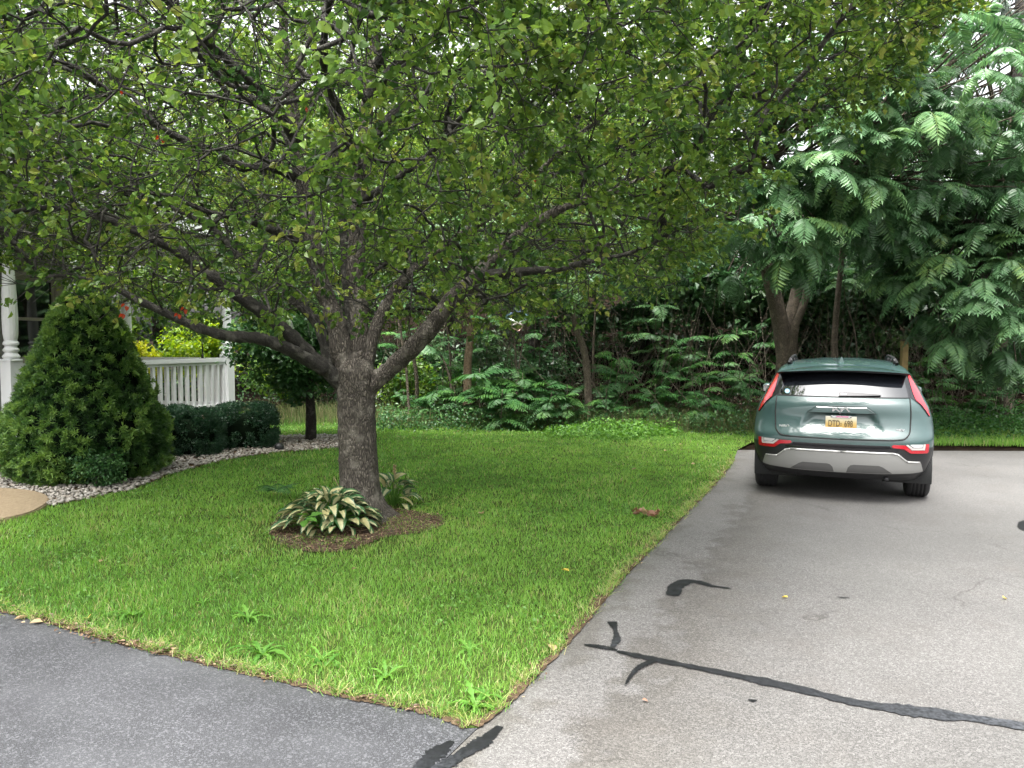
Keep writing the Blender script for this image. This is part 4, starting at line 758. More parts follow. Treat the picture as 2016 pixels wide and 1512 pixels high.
# ------------------------------------------------------------------ grass
def grass():
    N = 1900000; lo, hi = np.array([-9.5, 3.1]), np.array([11, 18.5]); q = rng.uniform(lo, hi, (N, 2)); q = q[np.abs(q[:, 0]/q[:, 1]) < .72]
    d = q[:, 1]; pr = np.clip((5.0/d)**1.5, 0, 1); q = q[rng.random(len(q)) < pr]
    q = q[in_poly(q[:, 0], q[:, 1], LAWN)]; q = q[~in_poly(q[:, 0], q[:, 1], BED)]; q = q[~in_poly(q[:, 0], q[:, 1], PATH)]
    m = in_poly(q[:, 0], q[:, 1], MULCH); dm = dist_line(q[:, 0], q[:, 1], np.vstack([MULCH, MULCH[:1]])); nz = vnoise(q[:, 0], q[:, 1], 3.0, 51)
    keep_p = np.where(m, np.where(nz > .52, .6, .05)+.5*np.exp(-dm/.05), np.where(dm < .18, .35+.65*(nz > .45), 1)); q = q[rng.random(len(q)) < keep_p]
    ed = np.minimum(dist_line(q[:, 0], q[:, 1], DARK), dist_line(q[:, 0], q[:, 1], EDGE[3:])); thin = np.clip((ed+.02)/.12, 0, 1)**.8
    q = q[rng.random(len(q)) < thin*.80+.16]; ed = np.minimum(dist_line(q[:, 0], q[:, 1], DARK), dist_line(q[:, 0], q[:, 1], EDGE[3:]))
    x, y = q[:, 0], q[:, 1]; n1 = vnoise(x, y, .9, 31); n2 = vnoise(x, y, 3.2, 32); n3 = vnoise(x, y, .35, 33)
    bare = (n2 > .80) & (n1 > .55); q = q[~bare | (rng.random(len(q)) < .45)]; x, y = q[:, 0], q[:, 1]; n1 = vnoise(x, y, .9, 31); n2 = vnoise(x, y, 3.2, 32); n3 = vnoise(x, y, .35, 33); ed = np.minimum(dist_line(x, y, DARK), dist_line(x, y, EDGE[3:]))
    tone = .20+.40*n1+.28*(n2-.5)+.34*(n3-.5)+rng.normal(0, .19, len(q)); tone += .10*np.clip((x+1)/5, -1, 1)
    dry = (rng.random(len(q)) < .035+.30*np.exp(-ed/.12)+.10*(n2 > .72)); tone = np.clip(tone, .02, .80); tone[dry] = rng.uniform(.88, 1, dry.sum())
    dt = np.hypot(x-TB[0], y-TB[1]); near_t = (dt < 1.3) & (rng.random(len(q)) < .15); tone[near_t] = rng.uniform(.82, .95, near_t.sum())
    h = rng.uniform(.016, .042, len(q))*(.65+.8*n2)*(1-.35*np.exp(-ed/.1)); h = np.where(x < -1.5, h*1.15, h); wd = .0038*np.maximum(1, q[:, 1]/5.5)**.9*rng.uniform(.8, 1.3, len(q))
    mb = MB(); blades(mb, q, np.full(len(q), .006), h, wd, 1.0, tone)
    for pl_, m_ in ((DARK[1:], 9000), (EDGE[3:], 9000)):     # ragged fringe leaning over the asphalt
        p = spline(np.c_[pl_, np.zeros(len(pl_))], 600)[:, :2]; tn = nrm(np.gradient(p, axis=0)); nn = np.c_[-tn[:, 1], tn[:, 0]]; i = rng.integers(0, 600, m_); dens = vnoise(i.astype(float), i*0., .12, 71)*.6+vnoise(i.astype(float), i*0., .5, 72)*.4; i = i[rng.random(m_) < np.clip(dens*3.2-1.25, 0.04, 1)]
        qq = p[i]+nn[i]*(rng.normal(.035, .028, (len(i), 1)))+rng.normal(0, .004, (len(i), 2)); tt = np.where(rng.random(len(i)) < .5, rng.uniform(.84, 1, len(i)), rng.uniform(.1, .5, len(i)))
        blades(mb, qq, np.full(len(qq), .008), rng.uniform(.02, .065, len(qq)), .0036*np.maximum(1, qq[:, 1]/5.5), 2.2, tt)
    mb.build('grass', M['grass'], None, False, kind='stuff', label='mown green grass of the lawn', cat='grass'); return len(q)
print('blades', grass())
q = rng.uniform([-9, 3.2], [6, 15], (160000, 2)); q = q[in_poly(q[:, 0], q[:, 1], LAWN) & ~in_poly(q[:, 0], q[:, 1], BED) & ~in_poly(q[:, 0], q[:, 1], PATH) & ~in_poly(q[:, 0], q[:, 1], MULCH)]
q = q[(vnoise(q[:, 0], q[:, 1], 1.1, 61)*.6+vnoise(q[:, 0], q[:, 1], 3.4, 62)*.4 > .66)][:9000]; mb = MB(); leaf_rand(mb, np.c_[q, rng.uniform(.02, .05, len(q))], .022, .9, .1, np.clip(rng.normal(.5, .2, len(q)), 0, 1), 1.6); mb.build('clover', M['cover'], None, False, kind='stuff', label='patches of low clover mixed into the lawn', cat='clover')
# litter along the asphalt edges and on the mulch
def litter(name, pl_, n, spread, size, label, seed):
    p = spline(np.c_[pl_, np.zeros(len(pl_))], 400)[:, :2]; tn = nrm(np.gradient(p, axis=0)); nn = np.c_[-tn[:, 1], tn[:, 0]]; i = rng.integers(0, 400, n); dens = vnoise(i.astype(float), i*0., .045, seed); i = i[rng.random(n) < dens**2*1.6]
    q = p[i]+nn[i]*rng.normal(.025, spread, (len(i), 1)); mb = MB(); L = size*rng.uniform(.5, 1.3, len(i)); leaves(mb, np.c_[q, rng.uniform(.014, .03, len(i))], rdir(len(i), -.15, .3), nrm(rdir(len(i))*.5+[0, 0, 1]), L, L*.55, np.clip(rng.normal(.6, .28, len(i)), 0, 1), .15, .15); mb.build(name, M['litter'], None, False, kind='stuff', label=label, cat='leaf litter')
litter('leaf_litter', DARK[1:], 1500, .018, .020, 'dry brown leaf bits along the edge of the dark side road', 41)
litter('leaf_litter', DARK[2:6], 800, .035, .026, 'heap of dry brown leaves at the left end of the side road edge', 44)
litter('leaf_litter', EDGE[3:], 900, .035, .016, 'dry grass bits along the edge of the pale drive', 47)
q = rng.uniform(MULCH.min(0), MULCH.max(0), (5200, 2)); q = q[in_poly(q[:, 0], q[:, 1], MULCH)]; mb = MB(); leaves(mb, np.c_[q, rng.uniform(.02, .035, len(q))], rdir(len(q), -.15, .25), nrm(rdir(len(q))*.5+[0, 0, 1]), rng.uniform(.02, .06, len(q)), .010, np.clip(rng.normal(.5, .3, len(q)), 0, 1), .1, .1); mb.build('wood_chip', M['litter'], None, False, kind='stuff', label='wood chips and twigs on the mulch under the pear', cat='mulch')
# single fallen leaves
fm = {}
for m_ in ('yellow_leaf', 'tan_leaf', 'brown_leaf', 'red_leaf'):
    qb = MB(); leaves(qb, [[0, -.5, 0]], [[0, 1, 0]], [[0, 0, 1]], 1, .72, .5, .22, .18); fm[m_] = np_mesh('fallen_leaf', np.concatenate(qb.V), np.concatenate(qb.Q), tone=np.concatenate(qb.A)); fm[m_].materials.append(M[m_])
for px, py, m_, s, z, lab in [(42, 1221, 'tan_leaf', .075, .02, 'pale tan leaf lying on the dark side road at far left'), (72, 1230, 'tan_leaf', .07, .02, 'cream leaf second from left on the dark side road edge'), (172, 1226, 'yellow_leaf', .07, .035, 'yellow leaf on the brown leaf heap at the left edge'), (220, 1258, 'tan_leaf', .075, .02, 'tan leaf at the tip of the brown leaf heap'), (200, 1116, 'tan_leaf', .06, .05, 'orange tan leaf in the grass left of the pear'), (697, 1132, 'tan_leaf', .045, .05, 'small pale leaf in the grass below the mulch'), (1113, 1136, 'yellow_leaf', .065, .055, 'yellow leaf in the lawn near the drive'),
                               (1087, 1284, 'tan_leaf', .075, .03, 'tan leaf at the drive edge beside the sealed crack'), (1545, 1178, 'yellow_leaf', .045, .012, 'yellow leaf on the drive between tar patch and car'), (1978, 1180, 'yellow_leaf', .04, .012, 'small yellow leaf on the drive near the right border'), (1270, 1383, 'brown_leaf', .03, .012, 'tiny reddish leaf on the drive below the sealed crack'), (1248, 930, 'tan_leaf', .07, .05, 'pale leaf in the lawn left of the car'), (1365, 920, 'tan_leaf', .07, .05, 'pale leaf in the lawn close to the drive corner'), (1310, 893, 'tan_leaf', .07, .05, 'pale leaf at the back of the lawn left of the car'), (948, 1018, 'tan_leaf', .09, .045, 'dry tan leaf in the grass right of the mulch'), (1340, 880, 'tan_leaf', .06, .05, 'faded leaf beneath the undergrowth at the back of the lawn')]:
    o = link('fallen_leaf', fm[m_], None, label=lab, cat='leaf', group='fallen leaves on lawn and asphalt'); g = G(px, py); o.location = (g[0], g[1], z); o.rotation_euler = (rng.uniform(-.3, .3), rng.uniform(-.3, .3), rng.uniform(0, 6)); o.scale = (s,)*3
# clump of curled dry leaves on the lawn
dl = empty('dry_leaf_clump', G(1272, 1021), label='clump of curled brown dry leaves on the lawn near the drive', cat='leaf')
for k in range(16):
    o = link('leaf', fm['brown_leaf'] if k % 4 else fm['tan_leaf'], None, dl, True); o.location = (rng.uniform(-.12, .12), rng.uniform(-.06, .06), rng.uniform(.03, .09)); o.rotation_euler = tuple(rng.uniform(-1.2, 1.2, 2))+(rng.uniform(0, 6),); o.scale = (.075,)*3
# weeds in the lawn: rosettes of long toothed leaves
def rosette_plant(px, py, n, L, label, name='lawn_weed', up=.9, wd=.17, mat='weed'):
    g = G(px, py); root = empty(name, (g[0], g[1], 0), label=label, cat='weed', group='broad leaved weeds in the lawn'); V = []
    t = np.linspace(0, 1, 9)
    for k in range(n):
        mb = MB(); a = 2*math.pi*k/n+rng.normal(0, .25); l = L*rng.uniform(.45, 1.1); wv = wd*l*(np.sin(np.pi*np.clip(t*.88+.08, 0, 1))**.8)*(1+.35*np.array([0, 1, -1, 1, -1, 1, -1, 0, 0]))*.5; wv[-1] = .004
        z = l*(up*rng.uniform(.8, 1.5)*t-up*.95*t**2)+.008; c = np.stack([math.cos(a)*l*t, math.sin(a)*l*t, z], -1); s = np.array([-math.sin(a), math.cos(a), .25])
        V = np.stack([c-s*wv[:, None], c+[0, 0, -.006], c+s*wv[:, None]*[1, 1, -1]+[0, 0, 0]], 1).reshape(-1, 3); i = np.arange(8)[:, None]*3
        mb.add(V, np.concatenate([i+[[0, 1, 4, 3]], i+[[1, 2, 5, 4]]]), np.full(len(V), rng.random())); mb.build('leaf', M[mat], root, True, True)
for a in [(490, 1222, 9, .15, 'bright broad leaved weed in the lawn above the side road'), (516, 1292, 12, .19, 'large leafy weed at the very edge of the side road'), (634, 1302, 8, .15, 'bright weed in the lawn right of the large leafy weed', ), (640, 1318, 7, .13, 'lower weed close to the side road edge'), (760, 1338, 7, .14, 'pale weed with upright leaves near the lawn corner'), (925, 1285, 8, .13, 'weed near the drive at the lawn corner'), (935, 1395, 11, .14, 'spreading weed at the tip of the lawn corner'), (260, 1216, 8, .15, 'weed at left near the heap of brown leaves'), (400, 1190, 6, .12, 'small weed above the side road, left of the bright one'), (1318, 1030, 7, .12, 'weed beside the drive below the dry leaf clump'), (850, 997, 7, .14, 'weed in the grass just right of the hosta'), (955, 1375, 8, .12, 'weed beside the drive just above the lawn corner')]:
    rosette_plant(*a)
sg = empty('tree_seedling', G(545, 985), label='feathery green seedling in the grass left of the hosta', cat='seedling')
for k, a in enumerate(np.linspace(0, 6.28, 8)[:-1]): place_frond(sg, FMU, np.array(sg.location)+[0, 0, .1], np.array([math.cos(a), math.sin(a), .5]), rng.uniform(.2, .3))

# ------------------------------------------------------------------ hostas
t = NT('hosta_leaf'); rim = t.attr(); nz = t.noise(t.coord((6, 1.2, 1)), 5, 4, .6); oi = t.new('ObjectInfo').outputs['Random']
f = t.math('ADD', rim, t.math('MULTIPLY', t.math('SUBTRACT', nz, .5), .75)); f = t.math('ADD', f, t.math('MULTIPLY', t.math('SUBTRACT', oi, .5), .5))
cc = t.mix(t.ramp(f, [(.44, 0.0), (.56, 1.0)]), t.ramp(oi, [(0, (.34, .31, .14)), (.6, (.40, .385, .22)), (1, (.34, .355, .20))]), t.ramp(t.noise(t.coord(), 8), [(.3, (.02, .07, .025)), (.7, (.05, .13, .04))]))
M['hosta'] = t.base(cc, .38, 0, .5); tr = t.new('BsdfTranslucent'); t.link(cc, tr.inputs[0]); mx = t.new('MixShader', i_0=.25); t.link(t.b.outputs[0], mx.inputs[1]); t.link(tr.outputs[0], mx.inputs[2]); t.link(mx.outputs[0], t.out.inputs[0])
def hosta_leaf_mesh(k):
    t_ = np.linspace(0, 1, 9); w_ = .27*np.sin(np.pi*np.clip(t_, 0.015, .985)**.8)**.75; w_[-1] = .004; cols = np.array([-1, -.55, 0, .55, 1]); V, tn = [], []
    for u, hw in zip(t_, w_):
        for c in cols: V.append([c*hw, u, .10*abs(c)*hw/.27+(.45*u-.62*u*u)*(.7+.25*k)+.02*math.sin(u*14+c*3)*abs(c)]); tn.append(abs(c)*.95 if u < .92 else .9)
    i = np.arange(8)[:, None]*5; kk = np.arange(4)[None]; F = np.stack([i+kk, i+kk+1, i+kk+6, i+kk+5], -1).reshape(-1, 4); me = np_mesh('leaf', np.array(V), F, tone=np.array(tn), smooth=True); me.materials.append(M['hosta']); return me
HM = [hosta_leaf_mesh(k) for k in range(5)]
def hosta(px, py, rx, ry, n, label, hgt=.30):
    g = G(px, py); root = empty('hosta', (g[0], g[1], .02), label=label, cat='plant', group='hostas at the foot of the pear'); sb = MB()
    for k in range(n):
        ring = (k/n)**.6; a = k*2.39996+rng.normal(0, .2); r = ring; p = np.array([math.cos(a)*rx*r*.8, math.sin(a)*ry*r*.8, (hgt*(1-r*r*.85))+rng.uniform(-.02, .03)]); d = nrm(np.array([math.cos(a)*rx, math.sin(a)*ry, (.55-.75*r)*rx])+rng.normal(0, .1, 3)); L = rng.uniform(.13, .205)*(1 if r > .3 else .85)
        o = link('leaf', HM[rng.integers(5)], None, root, True); B = basis(d, np.array([0, 0, 1.])+rng.normal(0, .25, 3)); o.matrix_basis = Matrix.Translation(p)@Matrix(B.tolist()).to_4x4()@Matrix.Diagonal((L*rng.uniform(.85, 1.1), L, L, 1))
        sb.tube(np.array([[p[0]*.15, p[1]*.15, 0], p*.6+[0, 0, .03], p]), [.005, .004, .003], 4, cap=False)
    sb.build('stalk', M['weed'], root, True, True, kind='stuff'); return root
h1 = hosta(648, 1043, .47, .36, 150, 'wide cream and green hosta in front of the pear trunk', .27)
h2 = hosta(775, 998, .24, .2, 34, 'small cream and green hosta right of the pear trunk', .24)
mb = MB(); mb.tube(np.array([[0, 0, .15], [.01, 0, .35], [.02, 0, .42]]), [.004, .003, .002], 5); 
for k in range(9): mb.box((.01+.012*math.sin(k*2), .012*math.cos(k*2), .33+.011*k), (.014, .010, .022), k)
mb.build('flower_stalk', M['tan_leaf'], h2, True, True)
mb = MB(); mb.tube(np.array([[.1, .1, .15], [.06, .12, .36], [.02, .12, .45]]), [.004, .003, .002], 5); mb.build('flower_stalk', M['tan_leaf'], h1, True, True)
bp = empty('bean_seedling', G(612, 1062)+[0, -.04, .18], label='bright green plain leaved seedling growing through the large hosta', cat='plant')
for k in range(6):
    q = MB(); leaves(q, [[0, 0, 0]], [[0, 1, 0]], [[0, 0, 1]], .11, .085, .3, .08, .2); o = q.build('leaf', M['weed'], bp, False, True); a = k*1.05; o.rotation_euler = (-.2+.25*(k % 3), .2, a); o.location = (.03*math.cos(a), .03*math.sin(a), .02*(k % 3))

# ------------------------------------------------------------------ house and porch
A0, B0 = P(28, 868, 10.0), P(449, 812, 14.1); A0[2] = B0[2] = 0; U = nrm(B0-A0); LEN = float(np.linalg.norm(B0-A0)); DK = .41; DEPTH = 2.3; EAVE = 3.3
house = empty('house', A0, math.atan2(U[1], U[0])-math.pi/2*0, label='pale house with a white railed porch at the left border', cat='house')
# local frame: +x along the porch front away from the camera, +y to the left, into the house
def hb_(name, boxes, mat, parent=None, **k):
    mb = MB()
    for c_, s_ in boxes: mb.box(c_, s_)
    return mb.build(name, M[mat], parent or house, False, True, **k)
hb_('porch_deck', [((LEN/2-.6, DEPTH/2, DK-.02), (LEN+1.5, DEPTH+.1, .04))], 'decktan')
for k in range(3): hb_('skirting_board', [((LEN/2-.6, -.06, DK-.10-.115*k), (LEN+1.5, .025, .108))], 'deck')
hb_('skirting_board', [((LEN/2-.6, -.075, DK-.03), (LEN+1.52, .03, .075))], 'decktan')
for k in range(3): hb_('skirting_board', [((LEN+.155, DEPTH/2, DK-.10-.115*k), (.025, DEPTH+.1, .108))], 'deck')
WT = DEPTH; CX = 3.0
WX0, WX1, WZ0, WZ1 = 1.86, 2.74, DK+1.0, DK+2.38
wall = hb_('wall', [((CX-3.5+(WX0-CX+3.5)/2-3.5+3.5-0, WT+.1, 1.9), (0.01, .01, .01))], 'siding')
bpy.data.objects.remove(wall)
wb = [(( (WX0-6)/2, WT+.09, 1.85), (WX0+6, .16, 3.7)), (((WX1+CX)/2, WT+.09, 1.85), (CX-WX1, .16, 3.7)), (((WX0+WX1)/2, WT+.09, WZ0/2), (WX1-WX0, .16, WZ0)), (((WX0+WX1)/2, WT+.09, (WZ1+3.7)/2), (WX1-WX0, .16, 3.7-WZ1)), ((CX-.08, WT+4.1, 1.85), (.16, 7.8, 3.7))]
wall = hb_('wall', wb, 'siding')
def board(x0, x1, z):
    mb = MB(); y = WT; V = [[x0, y, z+.118], [x1, y, z+.118], [x1, y-.022, z], [x0, y-.022, z], [x0, y, z], [x1, y, z]]; mb.add(V, [[0, 1, 2, 3], [3, 2, 5, 4]]); mb.T.append(np.array([[0, 3, 4], [1, 5, 2]])); return mb.build('siding_board', M['siding'], wall, False, True)
for k in range(24):
    z = DK+.02+.12*k
    if WZ0-.16 < z < WZ1+.08: board(-2.5, WX0-.10, z); board(WX1+.10, CX-.09, z)
    else: board(-2.5, CX-.09, z)
hb_('corner_trim', [((CX-.045, WT-.03, 1.95), (.09, .03, 3.1)), ((CX+.012, WT+.05, 1.95), (.024, .16, 3.1))], 'white')
win = hb_('window', [((WX0-.045, WT-.03, (WZ0+WZ1)/2), (.09, .06, WZ1-WZ0+.18)), ((WX1+.045, WT-.03, (WZ0+WZ1)/2), (.09, .06, WZ1-WZ0+.18)), (((WX0+WX1)/2, WT-.03, WZ1+.045), (WX1-WX0, .06, .09)), (((WX0+WX1)/2, WT-.035, WZ0-.045), (WX1-WX0, .08, .09))], 'trim')
zm = (WZ0+WZ1)/2
hb_('sash', [(((WX0+WX1)/2, WT+.02, zm), (WX1-WX0, .04, .05)), ((WX0+.025, WT+.02, zm), (.05, .035, WZ1-WZ0)), ((WX1-.025, WT+.02, zm), (.05, .035, WZ1-WZ0)), (((WX0+WX1)/2, WT+.022, WZ0+.025), (WX1-WX0-.1, .035, .05)), (((WX0+WX1)/2, WT+.022, WZ1-.025), (WX1-WX0-.1, .035, .05))], 'trim', win)
hb_('pane', [(((WX0+WX1)/2, WT+.035, (WZ0+zm)/2), (WX1-WX0-.02, .006, zm-WZ0-.02))], 'glass', win); hb_('pane', [(((WX0+WX1)/2, WT+.045, (WZ1+zm)/2), (WX1-WX0-.02, .006, WZ1-zm-.02))], 'glass', win)
def turned_post(x, y):
    mb = MB(); s = .09; zl = DK+1.06
    mb.box((x, y, DK+.03), (.25, .25, .06)); mb.box((x, y, DK+.06+.51), (.18, .18, 1.02)); 
    prof = [(.060, zl+.02), (.075, zl+.05), (.055, zl+.09), (.05, zl+.10), (.066, zl+.125), (.068, zl+.145), (.05, zl+.17), (.05, zl+.19), (.066, zl+.21), (.066, zl+.23), (.052, zl+.26), (.062, zl+.34), (.066, zl+.55), (.060, zl+.85), (.046, zl+1.25), (.044, zl+1.4), (.060, zl+1.43), (.045, zl+1.46), (.062, zl+1.5)]
    mb.lathe([(.125, zl+.0), *[(a_*1.42, b_) for a_, b_ in prof]], (x, y, 0), 16); mb.box((x, y, (zl+1.5+EAVE)/2), (.18, .18, EAVE-zl-1.5)); return mb.build('porch_post', M['white'], house, False, True)
for x, y in ((0, 0), (LEN, 0), (LEN, DEPTH)): turned_post(x, y)
def rail(p, q, n):
    p, q = np.array(p), np.array(q); d = q-p; L = np.linalg.norm(d); a = math.atan2(d[1], d[0]); c_ = (p+q)/2; mb = MB()
    mb.box((c_[0], c_[1], DK+.98), (L-.19, .10, .07), a); mb.box((c_[0], c_[1], DK+.92), (L-.19, .06, .05), a); mb.box((c_[0], c_[1], DK+.14), (L-.19, .07, .09), a); r = mb.build('railing', M['white'], house, False, True)
    for k in range(n):
        u = (k+.75)/(n+.5); b_ = p+d*u; m2 = MB(); m2.box((b_[0], b_[1], DK+.55), (.052, .052, .76), a); m2.build('baluster', M['white'], r, False, True)
rail((0, 0), (LEN, 0), 27); rail((LEN, 0), (LEN, DEPTH), 14)
hb_('porch_beam', [((LEN/2-1, 0, EAVE+.12), (LEN+2.2, .16, .24)), ((LEN, DEPTH/2, EAVE+.121), (.16, DEPTH-.17, .24))], 'white')
hb_('fascia', [((LEN/2-1.2, -.34, EAVE+.33), (LEN+3.4, .03, .17)), ((LEN+.48, DEPTH/2+.2, EAVE+.331), (.03, DEPTH+1.0, .17))], 'white')
hb_('porch_ceiling', [((LEN/2-1.2, DEPTH/2-.05, EAVE+.26), (LEN+3.3, DEPTH+.5, .03))], 'white')
mb = MB(); x0, x1 = -5.9, LEN+.5; y0, z0, yr, zr = -.36, EAVE+.41, 5.5, 5.7
for k in range(22):
    u0, u1 = k/22, (k+1)/22; ya, za, yb, zb = y0+(yr-y0)*u0, z0+(zr-z0)*u0, y0+(yr-y0)*u1, z0+(zr-z0)*u1; mb.add([[x0, ya, za+.018], [x1, ya, za+.018], [x1, yb+.05, zb+.018], [x0, yb+.05, zb+.018], [x0, ya, za-.01], [x1, ya, za-.01]], [[0, 1, 2, 3], [4, 5, 1, 0]])
mb.add([[x0, yr, zr], [x1, yr, zr], [x1, 11.4, z0], [x0, 11.4, z0]], [[0, 1, 2, 3]]); mb.build('roof', M['shingle'], house, False, True)
mb = MB(); mb.add([[x1-.5, y0+.3, z0-.02], [x1-.5, 11.2, z0-.02], [x1-.5, yr, zr-.05]], [[0, 1, 2]]); mb.build('gable', M['siding'], house, False, True)
def hw(x, y, z): 
    n = np.array([-U[1], U[0], 0]); return A0+U*x+n*y+np.array([0, 0, z])
# iron hook clamped to the rail, with its hanging arm
p = hw(LEN-.62, .03, DK+1.0); mb = MB(); mb.tube(np.array([p, p+[0, 0, .55], p+[0, 0, .98]]), .011, 8); th = np.linspace(0, math.pi, 9); 
mb.tube(np.array([p+[-.11+.11*math.cos(a), 0, .97+.10*math.sin(a)] for a in th]), .009, 6); mb.tube(np.array([p+[0, 0, .80], p+[-.16, 0, .83], p+[-.26, 0, .86], p+[-.30, 0, .90]]), .008, 6); mb.box(p+[0, 0, .012], (.10, .07, .02)); mb.box(p+[0, 0, .05], (.035, .035, .07)); mb.build('plant_hook', M['iron'], None, True, label='black iron plant hook standing on the porch rail', cat='hook')
# flowers in a planter at the left border, small potted plant by the window
fl_m = plain('white_petal', (.8, .8, .76), .5); M['petal'] = fl_m
def flowers(c, r, h, nb, label, nl=160):
    root = empty('flower_pot', c, label=label, cat='potted plant'); mb = MB(); mb.lathe([(.001, 0), (.085, 0), (.11, .16), (.12, .16), (.12, .18), (.10, .18), (.09, .15), (.001, .15)], c, 14); mb.build('pot', M['deck'], root, True); fb = MB(); p = np.array(c)+[0, 0, .18]+rdir(nl, 0, 1)*(rng.random((nl, 1))**.5)*[r, r, h]; leaf_rand(fb, p, .05, .6); fb.build('foliage', M['broad_dark'], root, False, kind='stuff')
    for k in range(nb):
        q = np.array(c)+[0, 0, .18]+nrm(rdir(1, .1, 1)[0]+[0, -.5, 0])*[r, r, h]; pb = MB(); a = np.linspace(0, 2*np.pi, 6)[:-1]; d = np.stack([np.cos(a), -.3+0*a, np.sin(a)], -1); leaves(pb, np.repeat(q[None], 5, 0), d, np.repeat([[0, -1, .3]], 5, 0), .028, .026, .5, .1, .1); pb.build('blossom', M['petal'], root, False)
flowers(hw(-.30, .02, DK), .19, .26, 16, 'white flowers in a pot left of the near porch post'); flowers(hw(1.15, 1.1, DK+.55), .12, .16, 6, 'small potted plant with white flowers below the window', 90)
tb = empty('plant_stand', hw(1.15, 1.1, DK), label='slim dark stand holding the small potted plant', cat='stand'); mb = MB(); mb.lathe([(.001, .55), (.11, .55), (.11, .53), (.001, .53)], hw(1.15, 1.1, DK-.005), 14); mb.build('top', M['iron'], tb)
for k in range(3):
    a = k*2.1; c_ = hw(1.15, 1.1, DK); mb = MB(); mb.tube(np.array([c_+[.09*math.cos(a), .09*math.sin(a), 0], c_+[.05*math.cos(a), .05*math.sin(a), .52]]), .008, 6); mb.build('leg', M['iron'], tb, True)
# dark iron bench on the porch, mostly outside the frame
bn = empty('porch_bench', hw(.25, 1.75, DK), house.rotation_euler[2], label='dark iron bench with lattice back against the house wall', cat='bench')
mb = MB(); mb.box((0, 0, .44), (1.1, .42, .03)); mb.build('seat', M['iron'], bn, False, True)
mb = MB(); mb.box((0, .2, .88), (1.1, .03, .04)); mb.box((0, .2, .52), (1.1, .03, .03))
for k in range(9): 
    x_ = -.5+.125*k; mb.tube(np.array([[x_-.06, .2, .52], [x_+.06, .2, .88]]), .008, 5); mb.tube(np.array([[x_+.06, .205, .52], [x_-.06, .205, .88]]), .008, 5)
mb.build('backrest', M['iron'], bn, False, True)
for x_ in (-.5, .5):
    for y_ in (-.18, .2): mb = MB(); mb.box((x_, y_, .21), (.035, .035, .42)); mb.build('leg', M['iron'], bn, False, True)
# domed bird feeder hanging between the left limbs of the pear
lp = P(556, 645, 8.3); root = empty('bird_feeder', lp, label='white domed bird feeder hanging between the left limbs of the pear', cat='bird feeder'); mb = MB(); mb.lathe([(.02, -.03), (.115, -.012), (.118, .0), (.11, .035), (.095, .075), (.07, .105), (.035, .122), (.001, .125)], lp, 22); mb.build('dome', M['white'], root, True)
mb = MB(); mb.lathe([(.001, -.16), (.035, -.16), (.035, -.02), (.001, -.02)], lp, 12); mb.lathe([(.001, -.172), (.06, -.17), (.06, -.158), (.001, -.158)], lp, 14); mb.build('seed_tube', M['glass'], root, True); mb = MB(); mb.tube(np.array([lp+[0, 0, .12], lp+[.01, 0, .42]]), .002, 4); mb.build('cord', M['iron'], root)
# spinner hanging from the pear
sp_c = P(1018, 626, 6.9); root = empty('wind_spinner', sp_c+[0, 0, .12], label='twisted shiny helix wind spinner hanging under a pear branch', cat='wind spinner')
t = NT('iridescent'); v = t.new('TexCoord'); s_ = t.new('SeparateXYZ'); t.link(v.outputs['Generated'], s_.inputs[0]); M['irid'] = t.base(t.ramp(s_.outputs[2], [(0, (.75, .45, .4)), (.3, (.85, .8, .7)), (.55, (.4, .75, .7)), (.8, (.35, .3, .75)), (1, (.7, .65, .9))]), .18, .9)
for ph in (0, math.pi):
    t_ = np.linspace(0, 1, 36); ang = ph+t_*2*math.pi*1.1; rr = .105*np.sin(np.pi*t_)**.8; c_ = np.stack([sp_c[0]+rr*np.cos(ang), sp_c[1]+rr*np.sin(ang), sp_c[2]+.115-.23*t_], -1); w_ = .011*np.ones((36, 1)); tn = nrm(np.gradient(c_, axis=0)); s_v = nrm(np.cross(tn, nrm(np.stack([np.cos(ang), np.sin(ang), 0*ang], -1)))); V = np.stack([c_-s_v*w_, c_+s_v*w_, c_+s_v*w_+tn*0+np.stack([np.cos(ang), np.sin(ang), 0*ang], -1)*.002, c_-s_v*w_+np.stack([np.cos(ang), np.sin(ang), 0*ang], -1)*.002], 1).reshape(-1, 3)
    i = np.arange(35)[:, None]*4; mb = MB(); mb.add(V, np.concatenate([i+[[a, b_, b_+4, a+4]] for a, b_ in ((0, 1), (1, 2), (2, 3), (3, 0))])); mb.build('ribbon', M['irid'], root, True)
mb = MB(); mb.tube(np.array([sp_c+[0, 0, .115], sp_c+[-.01, 0, .36]]), .0012, 4); mb.build('cord', M['iron'], root)
# wooden marker post behind the car
pp = P(1780, 700, 13.4); root = empty('marker_post', (pp[0], pp[1], 0), label='weathered yellowish wooden post behind the right rear of the car', cat='post'); mb = MB(); mb.box((pp[0], pp[1], .86), (.10, .09, 1.75)); mb.build('post', M['wood_post'], root); mb = MB(); mb.box((pp[0], pp[1], 1.745), (.115, .105, .03)); mb.build('cap', M['bark_grey'], root)

